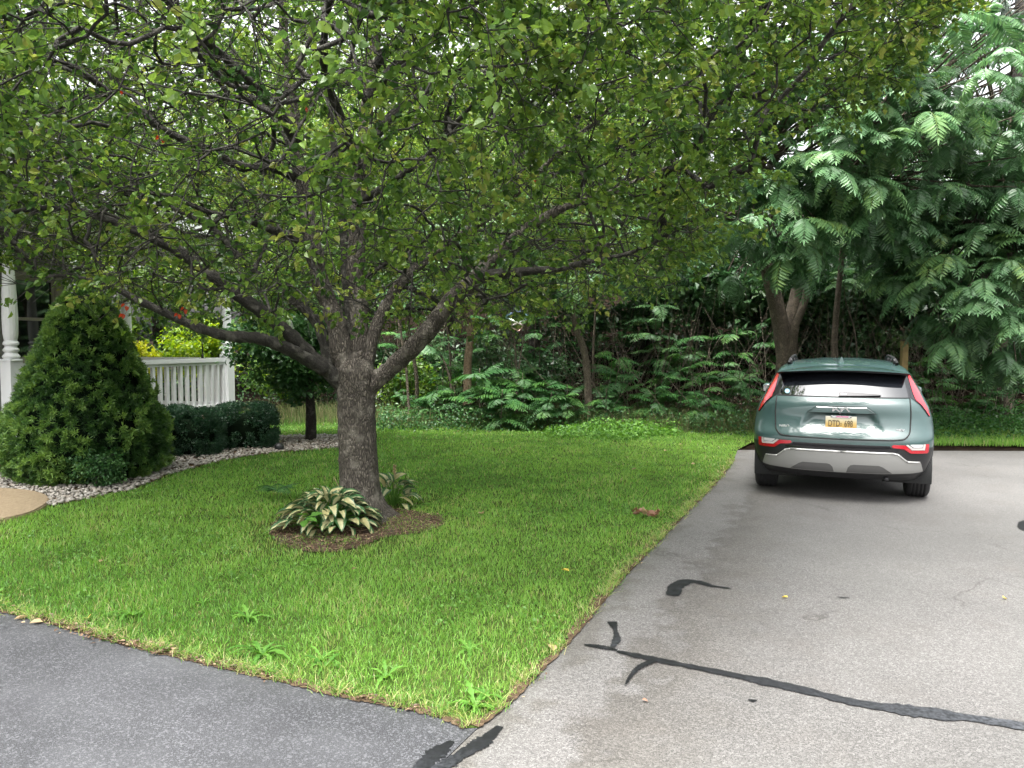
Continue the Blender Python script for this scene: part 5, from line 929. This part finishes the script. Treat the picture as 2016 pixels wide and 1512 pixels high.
# ------------------------------------------------------------------ car
CAR_AZ = R(22.8); cp = np.array([3.47, 8.0, 0]); car = empty('parked_car', cp, -CAR_AZ, label='grey green crossover car parked on the drive, seen from behind', cat='car')
def tab(xs, ys, sm=.018):
    xs, ys = np.array(xs), np.array(ys); o = np.linspace(-1, 1, 9)*sm
    return lambda z: np.mean([np.interp(np.asarray(z, float)+d, xs, ys) for d in o], 0)
Y0 = tab([.25, .30, .36, .45, .56, .60, .64, .67, .70, .735, .78, .83, .90, 1.0, 1.05, 1.085, 1.117, 1.36, 1.40, 1.42, 1.44, 1.455, 1.468, 1.48, 1.49, 1.498, 1.505, 1.51, 1.514], [.16, .09, .05, .03, .015, .015, .02, .022, .03, .050, .082, .104, .122, .13, .14, .165, .20, .445, .52, .60, .69, .78, .87, .98, 1.1, 1.22, 1.35, 1.5, 1.65], .012)
WM = tab([.25, .30, .36, .5, .6, .7, .8, .9, 1.0, 1.1, 1.2, 1.3, 1.36, 1.40, 1.42, 1.44, 1.455, 1.468, 1.48, 1.49, 1.498, 1.505, 1.51, 1.514], [.76, .80, .84, .885, .902, .9125, .912, .900, .872, .83, .785, .735, .703, .675, .655, .63, .605, .575, .54, .49, .42, .34, .24, .12], .014)
YF = tab([.25, .45, .6, .75, .85, .92, .98, 1.03, 1.15, 1.3, 1.40, 1.42, 1.44, 1.455, 1.468, 1.48, 1.49, 1.498, 1.505, 1.51, 1.514], [4.25, 4.40, 4.42, 4.36, 4.2, 3.95, 3.5, 3.2, 2.98, 2.72, 2.55, 2.5, 2.42, 2.36, 2.3, 2.24, 2.18, 2.12, 2.05, 1.98, 1.9], .012)
NP_ = 2.7
def LR(z): return np.minimum(.40+0*np.asarray(z, float), .42*(YF(z)-Y0(z)))
def RY(x, z):
    u = np.clip(np.abs(x)/WM(z), 0, .9995); return Y0(z)+LR(z)*(1-(1-u**NP_)**(1/NP_))
def SW(y, z):
    W = WM(z); L = LR(z); t_ = np.clip((np.asarray(y)-Y0(z))/L, 0, 1); f = np.clip((YF(z)-np.asarray(y))/(L*1.2), 0, 1); return W*(1-(1-t_)**NP_)**(1/NP_)*(1-(1-f)**2.4)**(1/2.4)
WHEELS = (.78, 3.48); WR = .335; ARCH = .40
def slices(name, z_levels, mat, off=0.0, cap=True, ins=0):
    rings = []
    for z in z_levels:
        y0, yf, W, L = float(Y0(z)), float(YF(z)), float(WM(z))+off, float(LR(z)); ph = np.linspace(0, math.pi/2, 15)
        xr = W*np.sin(ph)**(2/NP_); yr_ = y0-off+L*(1-np.cos(ph)**(2/NP_)); L2 = L*1.2; ys = np.linspace(y0+L, yf-L2, 60)[1:-1]; xf = W*np.cos(ph)**(2/2.4); yf_ = yf+off-L2*(1-np.sin(ph)**(2/2.4))
        x = np.concatenate([xr, np.full(58, W), xf]); y = np.concatenate([yr_, ys, yf_]); full = np.concatenate([np.stack([x, y], -1), np.stack([-x[-2:0:-1], y[-2:0:-1]], -1)]); rings.append(np.c_[full, np.full(len(full), z)])
    n, m = len(rings), len(rings[0]); V = np.concatenate(rings); i = np.arange(n-1)[:, None]*m; k = np.arange(m)[None]; F = np.stack([i+k, i+(k+1) % m, i+m+(k+1) % m, i+m+k], -1).reshape(-1, 4)
    cen = V[F].mean(1); kill = np.zeros(len(F), bool)
    for yw in WHEELS: kill |= (np.hypot(cen[:, 1]-yw, cen[:, 2]-WR) < ARCH-.01) & (np.abs(cen[:, 0]) > .5)
    kill |= (cen[:, 1] < .2) & (np.abs(cen[:, 0]) < .60) & (cen[:, 2] > .73) & (cen[:, 2] < 1.07)
    F = F[~kill]
    for yw in WHEELS:   # snap the cut edge onto the arch circle
        r = np.hypot(V[:, 1]-yw, V[:, 2]-WR); s = (np.abs(V[:, 0]) > .5) & (r < ARCH+.012) & (r > ARCH-.06); V[s, 1] = yw+(V[s, 1]-yw)/r[s]*ARCH; V[s, 2] = np.clip(WR+(V[s, 2]-WR)/r[s]*ARCH, V[s, 2]-.03, V[s, 2]+.03)
    me = np_mesh(name, V, F, smooth=True)
    if cap:
        bm = bmesh.new(); bm.from_mesh(me); bm.verts.ensure_lookup_table(); bm.faces.new([bm.verts[(n-1)*m+k] for k in range(m)]).smooth = True; bm.to_mesh(me); bm.free()
    return link(name, me, M[mat], car, True)
zl = np.concatenate([np.arange(.60, 1.39, .02), [1.40, 1.41, 1.42, 1.43, 1.44, 1.448, 1.455, 1.462, 1.468, 1.474, 1.48, 1.485, 1.49, 1.494, 1.498, 1.5015, 1.505, 1.5075, 1.51, 1.512, 1.514]])
slices('body', zl, 'paint'); slices('cladding', np.arange(.25, .616, .02), 'clad', .003, False)
# underbody and wheel wells
mb = MB(); mb.box((0, 2.2, .30), (1.2, 3.9, .12)); mb.box((0, .55, .33), (1.1, .6, .10)); mb.build('underbody', M['gap'], car, False, True)
for yw in WHEELS:
    for s in (-1, 1):
        mb = MB(); th = np.linspace(-.35, math.pi+.35, 20); V = np.array([[s*x_, yw+ARCH*math.cos(a), WR+ARCH*math.sin(a)] for a in th for x_ in (.45, .90)]); i = np.arange(19)[:, None]*2; mb.add(V, i+[[0, 1, 3, 2]]); V = np.array([[s*.45, yw+ARCH*math.cos(a), WR+ARCH*math.sin(a)] for a in th]+[[s*.45, yw, WR-.2]]); mb.T.append(mb.n+np.array([[k, k+1, 20] for k in range(19)])); mb.V.append(V); mb.A.append(np.full(21, .5)); mb.n += 21
        mb.build('wheel_well', M['gap'], car, True, True)
for yw in WHEELS:
    for s in (-1, 1):
        th = np.linspace(-.05 if yw > 1 else -.05, math.pi+.05, 30); V = []
        for a in th:
            for rr, o in ((ARCH-.012, -.03), (ARCH-.012, .012), (ARCH+.035, .014), (ARCH+.055, .002), (ARCH+.055, -.02)):
                y_, z_ = yw+rr*math.cos(a), WR+rr*math.sin(a); V.append([s*(float(SW(y_, max(.26, z_)))+o), y_, z_])
        i = np.arange(29)[:, None]*5; mb = MB(); mb.add(V, np.concatenate([i+[[k, k+1, k+6, k+5]] for k in range(4)])); mb.build('arch_trim', M['clad'], car, True, True)
def patch(name, poly, mat, off, thick=.012, step=.035, rel=None, surf='rear', side=1, parent=None, smooth=True, n_dens=0.03, **k):
    """cut a panel from its outline, lay it on the body's surface and give it a rim"""
    poly = np.asarray(poly, float); d = []
    for a, b_ in zip(poly, np.roll(poly, -1, 0)):
        m = max(1, int(np.linalg.norm(b_-a)/n_dens)); d += [a+(b_-a)*j/m for j in range(m)]
    bm = bmesh.new(); bm.faces.new([bm.verts.new((p_[0], 0, p_[1])) for p_ in d])
    for ax in (0, 2):
        lo, hi = min(p_[0 if ax == 0 else 1] for p_ in d), max(p_[0 if ax == 0 else 1] for p_ in d)
        for v in np.arange(lo+step, hi-1e-4, step):
            co = (v, 0, 0) if ax == 0 else (0, 0, v); no = (1, 0, 0) if ax == 0 else (0, 0, 1); bmesh.ops.bisect_plane(bm, geom=bm.verts[:]+bm.edges[:]+bm.faces[:], dist=1e-5, plane_co=co, plane_no=no)
    def f(u, z, o):
        if surf == 'rear':
            r_ = rel(u, z) if rel else 0; return (u, float(RY(u, z))-o+r_, z)
        return (side*(float(SW(u, z))+o), u, z)
    uv = {v: (v.co.x, v.co.z) for v in bm.verts}; be = [e for e in bm.edges if e.is_boundary]
    for v in bm.verts: v.co = f(*uv[v], off)
    ex = bmesh.ops.extrude_edge_only(bm, edges=be); nv = [g for g in ex['geom'] if isinstance(g, bmesh.types.BMVert)]
    bm.verts.ensure_lookup_table()
    for e in be: e.smooth = False
    src = {}
    for v in nv:
        for e in v.link_edges:
            o_ = e.other_vert(v)
            if o_ in uv and o_ not in nv: src[v] = o_; break
    for v, o_ in src.items(): v.co = f(*uv[o_], off-thick)
    bmesh.ops.recalc_face_normals(bm, faces=bm.faces[:])
    # outward check
    s_ = sum(fc.normal.y*fc.calc_area() for fc in bm.faces if len(set(fc.verts) & set(nv)) == 0) if surf == 'rear' else sum(-side*fc.normal.x*fc.calc_area() for fc in bm.faces if len(set(fc.verts) & set(nv)) == 0)
    if s_ > 0: bmesh.ops.reverse_faces(bm, faces=bm.faces[:])
    for fc in bm.faces: fc.smooth = smooth
    me = bpy.data.meshes.new(name); bm.to_mesh(me); bm.free(); return link(name, me, M[mat], parent or car, True, **k)
def mir(half): return list(half)+[(-x_, z_) for x_, z_ in reversed(half)]
def arc(cx, cz, r, a0, a1, n=7): return [(cx+r*math.cos(R(a)), cz+r*math.sin(R(a))) for a in np.linspace(a0, a1, n)]
ss = lambda a, b_, x_: (lambda t_: t_*t_*(3-2*t_))(min(1, max(0, (x_-a)/(b_-a))))
def relief(x, z):
    hwid = .30+max(0, .96-z)*.75; r_ = .030*ss(hwid, hwid-.05, abs(x))*ss(.965, .945, z)*ss(.735, .86, z)
    return r_
tg = [(.0, 1.112), (.655, 1.112), (.662, .95), (.655, .80), *arc(.555, .80, .10, 0, -70, 6), (.50, .697), (.0, .690)]
tgo = [(.0, 1.118), (.664, 1.118), (.671, .95), (.664, .80), *arc(.555, .80, .109, 0, -70, 6), (.50, .688), (.0, .681)]
mb = MB(); s2 = np.array(mir(tgo)[1:]); s2 = np.vstack([np.linspace(a_, b_, 12, endpoint=False) for a_, b_ in zip(s2, np.roll(s2, -1, 0))]); so = np.array([[x_, float(RY(x_, z_))-.006, z_] for x_, z_ in s2]); mb.tube(np.vstack([so, so[:1]]), .0065, 6, cap=False); mb.build('tailgate_seam', M['gap'], car, True, True)
patch('tailgate', mir(tg), 'paint', .008, .008, .025, relief)
# rear window, black surround, lamps
patch('window_surround', mir([(0, 1.118), (.668, 1.118), (.690, 1.13), (.672, 1.22), (.645, 1.37), (.60, 1.385), (0, 1.39)]), 'gloss_black', .004, .006)
rw = patch('rear_window', mir([(0, 1.124), (.648, 1.124), (.645, 1.16), (.612, 1.35), (.585, 1.372), (0, 1.376)]), 'carglass', .009, .006)
for s in (-1, 1):
    up = [(.664, 1.345), (.690, 1.345), (.725, 1.27), (.768, 1.175), (.800, 1.09), (.838, 1.01), (.862, .935), (.853, .932), (.822, .985), (.775, 1.05), (.722, 1.10), (.700, 1.16), (.678, 1.26)]
    w_ = lambda x_, z_: (min(x_, float(WM(z_))*.992), z_)
    blk = [(.650, 1.36), (.694, 1.36), (.735, 1.27), (.775, 1.18), (.806, 1.095), (.846, 1.005), (.868, .925), (.848, .922), (.812, .980), (.765, 1.042), (.705, 1.095), (.672, 1.12), (.672, 1.18)]
    patch('tail_lamp_bezel', [(s*a, b_) for a, b_ in map(lambda q: w_(*q), blk)], 'gloss_black', .006, .012, .03)
    tl = patch('tail_lamp', [(s*a, b_) for a, b_ in map(lambda q: w_(*q), up)], 'red', .014, .014, .03)
    lo = [(.842, .655), (.842, .578), (.822, .560), (.665, .563), (.604, .606), (.500, .612), (.488, .628), (.50, .640), (.612, .640), (.655, .632), (.655, .655)]
    lo = [(.846, .652), (.842, .570), (.828, .556), (.668, .558), (.606, .602), (.500, .612), (.486, .628), (.50, .642), (.615, .642), (.676, .590), (.806, .588), (.812, .652)]
    gr = [(.810, .650), (.804, .591), (.680, .593), (.622, .642), (.640, .648), (.690, .612), (.785, .612), (.790, .650)]
    cl = [(.782, .650), (.780, .618), (.696, .618), (.662, .642), (.668, .650)]
    bl = patch('bumper_lamp', [(s*a, b_) for a, b_ in lo], 'red', .018, .016, .03); patch('lens', [(s*a, b_) for a, b_ in gr], 'lens_grey', .016, .012, .03, parent=bl); patch('reversing_lens', [(s*a, b_) for a, b_ in cl], 'clear', .019, .014, .03, parent=bl)
# skid plate with two recesses, their shade put into a darker silver
sk = patch('skid_plate', mir([(0, .556), (.50, .556), (.545, .545), (.635, .470), (.755, .462), (.772, .45), (.800, .355), (.70, .343), (.40, .330), (0, .326)]), 'silver', .030, .03, .03)
for s in (-1, 1): patch('recess_shade', [(s*a, b_) for a, b_ in [(.075, .385), (.10, .412), (.13, .420), (.37, .420), (.41, .405), (.50, .340), (.40, .334), (.06, .330)]], 'silver_dark', .033, .006, .03, parent=sk)
mb = MB()
for a, b_ in (((0, .553), (.50, .553)), ((.50, .553), (.545, .542)), ((.545, .542), (.635, .467)), ((.635, .467), (.757, .459))):
    for s in (-1, 1):
        pts = [(s*(a[0]+(b_[0]-a[0])*u), a[1]+(b_[1]-a[1])*u) for u in np.linspace(0, 1, 8)]; mb.tube(np.array([[x_, float(RY(x_, z_))-.022, z_] for x_, z_ in pts]), .013, 6)
mb.build('skid_edge', M['silver'], sk, True, True)
patch('bumper_insert', mir([(0, .630), (.47, .630), (.49, .60), (.56, .585), (.53, .566), (0, .566)]), 'gloss_black', .010, .012, .03)
# spoiler over the window
def spoiler():
    xs = np.linspace(-.665, .665, 41); V, F = [], []
    for x_ in xs:
        e = abs(x_)/.665; yb = .315+.10*e**4; zt = 1.408-.030*e**2; lip = .020
        yt = .74; V += [[x_, yt+.1, 1.446-.075*e**3], [x_, yt-.18, 1.437-.062*e**2.5], [x_, yb+.04, zt+.004], [x_, yb, zt-.006], [x_, yb+.004, zt-lip], [x_, yb+.05, zt-lip-.012], [x_, .57, 1.375-.02*e**2], [x_, .70, 1.38-.02*e**2]]
    i = np.arange(40)[:, None]*8; mb = MB(); mb.add(V, np.concatenate([i+[[k, k+8, k+9, k+1]] for k in range(3)])); o = mb.build('spoiler', M['paint'], car, True, True); mb = MB(); mb.add(V, np.concatenate([i+[[k, k+8, k+9, k+1]] for k in range(3, 7)])); mb.build('underside', M['gloss_black'], o, True, True)
spoiler()
for s in (-1, 1):
    mb = MB(); pts = [[s*(.50+.05*0), y_, z_] for y_, z_ in ((.86, 1.462), (.95, 1.497), (1.2, 1.517), (1.7, 1.535), (2.2, 1.522), (2.42, 1.475))]; pts = [[s*xx, y_, z_] for xx, (_, y_, z_) in zip((.575, .565, .56, .555, .55, .55), pts)]
    V, F_ = tube_vf(spline(np.array(pts), 24), .016, 8); mb.add(V, F_); 
    for y_ in (1.0, 1.7, 2.3): mb.box((s*.555, y_, 1.485), (.03, .10, .06))
    mb.build('roof_rail', M['clad'], car, True, True)
mb = MB(); mb.add([[-.03, .98, 1.475], [.03, .98, 1.475], [.028, 1.16, 1.49], [-.028, 1.16, 1.49], [-.006, .985, 1.535], [.006, .985, 1.535]], [[0, 1, 5, 4], [1, 2, 5, 5][:4], [3, 0, 4, 4][:4]]); mb.T.append(np.array([[2, 3, 4], [2, 4, 5]])); mb.Q = [np.array([[0, 1, 5, 4]])]; mb.T.append(np.array([[1, 2, 5], [3, 0, 4]])); mb.build('antenna', M['paint'], car, False, True)
# wiper, handle garnish, badges, plate
patch('wiper', [(-.028, 1.132), (-.028, 1.168), (.05, 1.172), (.17, 1.168), (.36, 1.152), (.385, 1.146), (.36, 1.142), (.15, 1.136)], 'gloss_black', .032, .020, .04)
patch('wiper_cap', [(-.008, 1.146), (-.008, 1.158), (.05, 1.158), (.05, 1.146)], 'lens_grey', .034, .004, .04)
patch('handle_garnish_seam', [(-.345, .948), (-.250, 1.024), (.250, 1.024), (.345, .948)], 'gap', .0095, .006, .03)
hg = patch('handle_garnish', [(-.333, .953), (-.247, 1.017), (.247, 1.017), (.333, .953)], 'paint', .020, .016, .02)
mb = MB(); V = []
for x_, zt in np.array([(-.333, .954), (-.247, 1.017), (.247, 1.017), (.333, .954)]): y_ = float(RY(x_, zt)); V += [[x_*1.0, y_-.021, zt], [x_*.985, y_-.029, zt-.009 if abs(x_) < .3 else zt+.001]]
mb.add(V, [[0, 1, 3, 2], [2, 3, 5, 4], [4, 5, 7, 6]]); mb.build('garnish_edge', M['paint'], hg, False, True)
mb = MB(); mb.lathe([(.001, 0), (.013, .002), (.014, .008), (.001, .010)], (0, 0, 0), 12); o = mb.build('camera', M['gloss_black'], car, True, True); o.location = (-.012, float(RY(0, .945))-.012, .945); o.rotation_euler = (R(90), 0, 0)
def glyph(polys, x0, z0, w_, h_, y_, mat, name, parent, depth=.004):
    bm = bmesh.new()
    for pg in polys:
        f_ = bm.faces.new([bm.verts.new((x0+a*w_, y_, z0+b_*h_)) for a, b_ in pg]); r_ = bmesh.ops.extrude_face_region(bm, geom=[f_]); bmesh.ops.translate(bm, vec=(0, -depth, 0), verts=[v for v in r_['geom'] if isinstance(v, bmesh.types.BMVert)])
    bmesh.ops.recalc_face_normals(bm, faces=bm.faces[:]); me = bpy.data.meshes.new(name); bm.to_mesh(me); bm.free(); return link(name, me, M[mat], parent, True)
# maker's mark: slanted joined strokes
glyph([[(0, 0), (.09, 0), (.09, 1), (0, 1)], [(.09, .16), (.30, .86), (.35, 1), (.24, 1), (.09, .50)], [(.17, .55), (.36, 0), (.46, 0), (.24, .72)], [(.46, 0), (.55, 0), (.55, 1), (.46, .82)], [(.55, .16), (.72, .86), (.77, 1), (.66, 1), (.55, .55)], [(.72, .86), (.90, 0), (1, 0), (.80, 1), (.75, 1)]], -.088, .967, .176, .045, float(RY(0, .985))-.034, 'chrome', 'maker_badge', car)
def text(s, size, mat, name, parent, loc, sx=1, ext=.0015, bold=0):
    cu = bpy.data.curves.new(name, 'FONT'); cu.body = s; cu.size = size; cu.extrude = ext; cu.align_x = 'CENTER'; cu.align_y = 'CENTER'; cu.offset = bold; tmp = bpy.data.objects.new(name+'_tmp', cu); C.objects.link(tmp); dg = bpy.context.evaluated_depsgraph_get(); me = bpy.data.meshes.new_from_object(tmp.evaluated_get(dg)); C.objects.unlink(tmp); bpy.data.objects.remove(tmp); bpy.data.curves.remove(cu)
    o = link(name, me, M[mat], parent, True); o.location = loc; o.rotation_euler = (R(90), 0, 0); o.scale = (sx, 1, 1); return o
o = text('NIRO', .034, 'chrome', 'model_badge', car, (-.57, float(RY(-.57, .79))-.013, .792), 1.25, .002, .0008); o.rotation_euler = (R(90), 0, R(-6))
o = text('HEV', .030, 'chrome', 'trim_badge', car, (.57, float(RY(.57, .79))-.013, .792), 1.35, .002, .001); o.rotation_euler = (R(90), 0, R(6))
PY_ = float(RY(0, .80))+.012
mb = MB(); mb.box((0, PY_-.004, .842), (.305, .006, .152)); pt_ = mb.build('license_plate', M['plate'], car, False, True)
mb = MB(); mb.box((0, PY_-.008, .914), (.20, .008, .022)); mb.box((0, PY_-.008, .771), (.305, .008, .012)); mb.build('plate_frame', M['chrome'], pt_, False, True); mb = MB(); mb.box((.012, PY_-.0125, .914), (.12, .003, .012)); mb.build('frame_band', M['pink'], pt_, False, True)
text('DTD', .092, 'ink', 'plate_letters', pt_, (-.068, PY_-.009, .838), .62, .0008, .0012); text('698', .092, 'ink', 'plate_letters', pt_, (.074, PY_-.009, .838), .62, .0008, .0012)
glyph([[(0, .5), (.5, 1), (1, .5), (.5, .62)], [(.1, 0), (.9, 0), (.5, .42)]], -.008, .818, .018, .034, PY_-.0075, 'ink', 'plate_symbol', pt_, .001)
for x_ in (-.095, .095): mb = MB(); mb.box((x_, PY_-.013, .911), (.014, .003, .008)); mb.build('plate_screw', M['gap'], pt_, False, True)
th = np.linspace(0, 2*np.pi, 20, endpoint=False); st = patch('window_sticker', [(-.555+.028*math.cos(a), 1.165+.024*math.sin(a)) for a in th], 'sticker', .0115, .002, .03, parent=rw); patch('sticker_centre', [(-.555+.019*math.cos(a), 1.165+.015*math.sin(a)) for a in th], 'lens_grey', .0125, .001, .03, parent=rw)
# sides: glass, handles, mirrors, wheels
for s in (-1, 1):
    for pg in ([(.86, 1.10), (1.50, 1.075), (1.50, 1.335), (1.15, 1.325)], [(1.54, 1.075), (2.28, 1.05), (2.22, 1.345), (1.54, 1.338)], [(2.32, 1.05), (2.98, 1.035), (2.62, 1.28), (2.26, 1.345)]): patch('side_window', pg, 'carglass', .004, .006, .06, surf='side', side=s)
    for x_ in (1.52, 2.30, 3.12): patch('door_seam', [(x_-.003, .47), (x_+.003, .47), (x_+.003, 1.03), (x_-.003, 1.03)], 'gap', .002, .002, .08, surf='side', side=s)
    for y_ in (1.62, 2.42): patch('door_handle', [(y_, .895), (y_+.19, .90), (y_+.19, .925), (y_, .92)], 'paint', .028, .024, .05, surf='side', side=s)
    mb = MB(); mb.tube(np.array([[s*.86, 2.82, 1.04], [s*.93, 2.80, 1.05]]), .02, 8); mb.lathe([(.001, -.05), (.06, -.045), (.085, 0), (.075, .05), (.03, .075), (.001, .078)], (0, 0, 0), 14); n_ = 14*6; mb.V[-1] = mb.V[-1]*np.array([.95, .8, .85])+np.array([s*.94, 2.80, 1.06]); mi = mb.build('mirror', M['paint'], car, True, True)
    mb = MB(); mb.box((s*.94, 2.728, 1.06), (.12, .006, .085)); mb.build('mirror_glass', M['chrome'], mi, False, True)
    for yw in WHEELS:
        wh = MB(); hwid = .118; prof = [(.20, -hwid*.72), (.24, -hwid*.98), (.295, -hwid), (.322, -hwid*.88), (WR, -hwid*.62)]
        for gz in (-.055, -.02, .02, .055): prof += [(WR, gz-.009), (WR-.007, gz-.006), (WR-.007, gz+.006), (WR, gz+.009)]
        prof += [(WR, hwid*.62), (.322, hwid*.88), (.295, hwid), (.24, hwid*.98), (.20, hwid*.72)]; wh.lathe(prof, (0, 0, 0), 40); w_o = wh.build('tyre', M['tyre'], None, True); w_o.parent = car; w_o.location = (s*.788, yw, WR); w_o.rotation_euler = (0, R(90), 0); w_o.name = 'wheel'
        rm = MB(); rm.lathe([(.205, -.085), (.20, .06), (.215, .085)], (0, 0, 0), 30); rm.lathe([(.001, .06*s), (.05, .062*s), (.055, .04*s)], (0, 0, 0), 16)
        for k in range(5):
            a = k*2*math.pi/5; rm.box((.115*math.cos(a), .115*math.sin(a), .055*s), (.18, .055, .02), a)
        rm.lathe([(.001, -.02*s), (.2, -.02*s)], (0, 0, 0), 24); rm.build('rim', M['alloy'], w_o, False, True)
mb = MB(); mb.tube(np.array([[.45, .25, .27], [.45, .12, .265]]), .025, 10); mb.build('exhaust', M['clad'], car, True, True)
ws = [(-.0, 1.06), (.70, 1.06), (.60, 1.36), (0, 1.38)]
# windscreen and front lamps (unseen from here, but there for other views)
mb = MB(); zz = np.linspace(1.05, 1.37, 8); 
V = [[u*float(WM(z))*.86, float(YF(z))+.006-.30*float(LR(z))*1.2*abs(u)**3, z] for z in zz for u in np.linspace(-1, 1, 13)]; i = np.arange(7)[:, None]*13; k = np.arange(12)[None]; mb.add(V, np.stack([i+k, i+k+1, i+k+14, i+k+13], -1).reshape(-1, 4)); mb.build('windscreen', M['carglass'], car, True, True)
for s in (-1, 1): mb = MB(); mb.box((s*.62, 4.20, .74), (.34, .12, .10), -s*.5); mb.build('headlight', M['clear'], car, False, True)
print('objects', len(bpy.data.objects), 'polys', sum(len(o.data.polygons) for o in bpy.data.objects if o.type == 'MESH'))
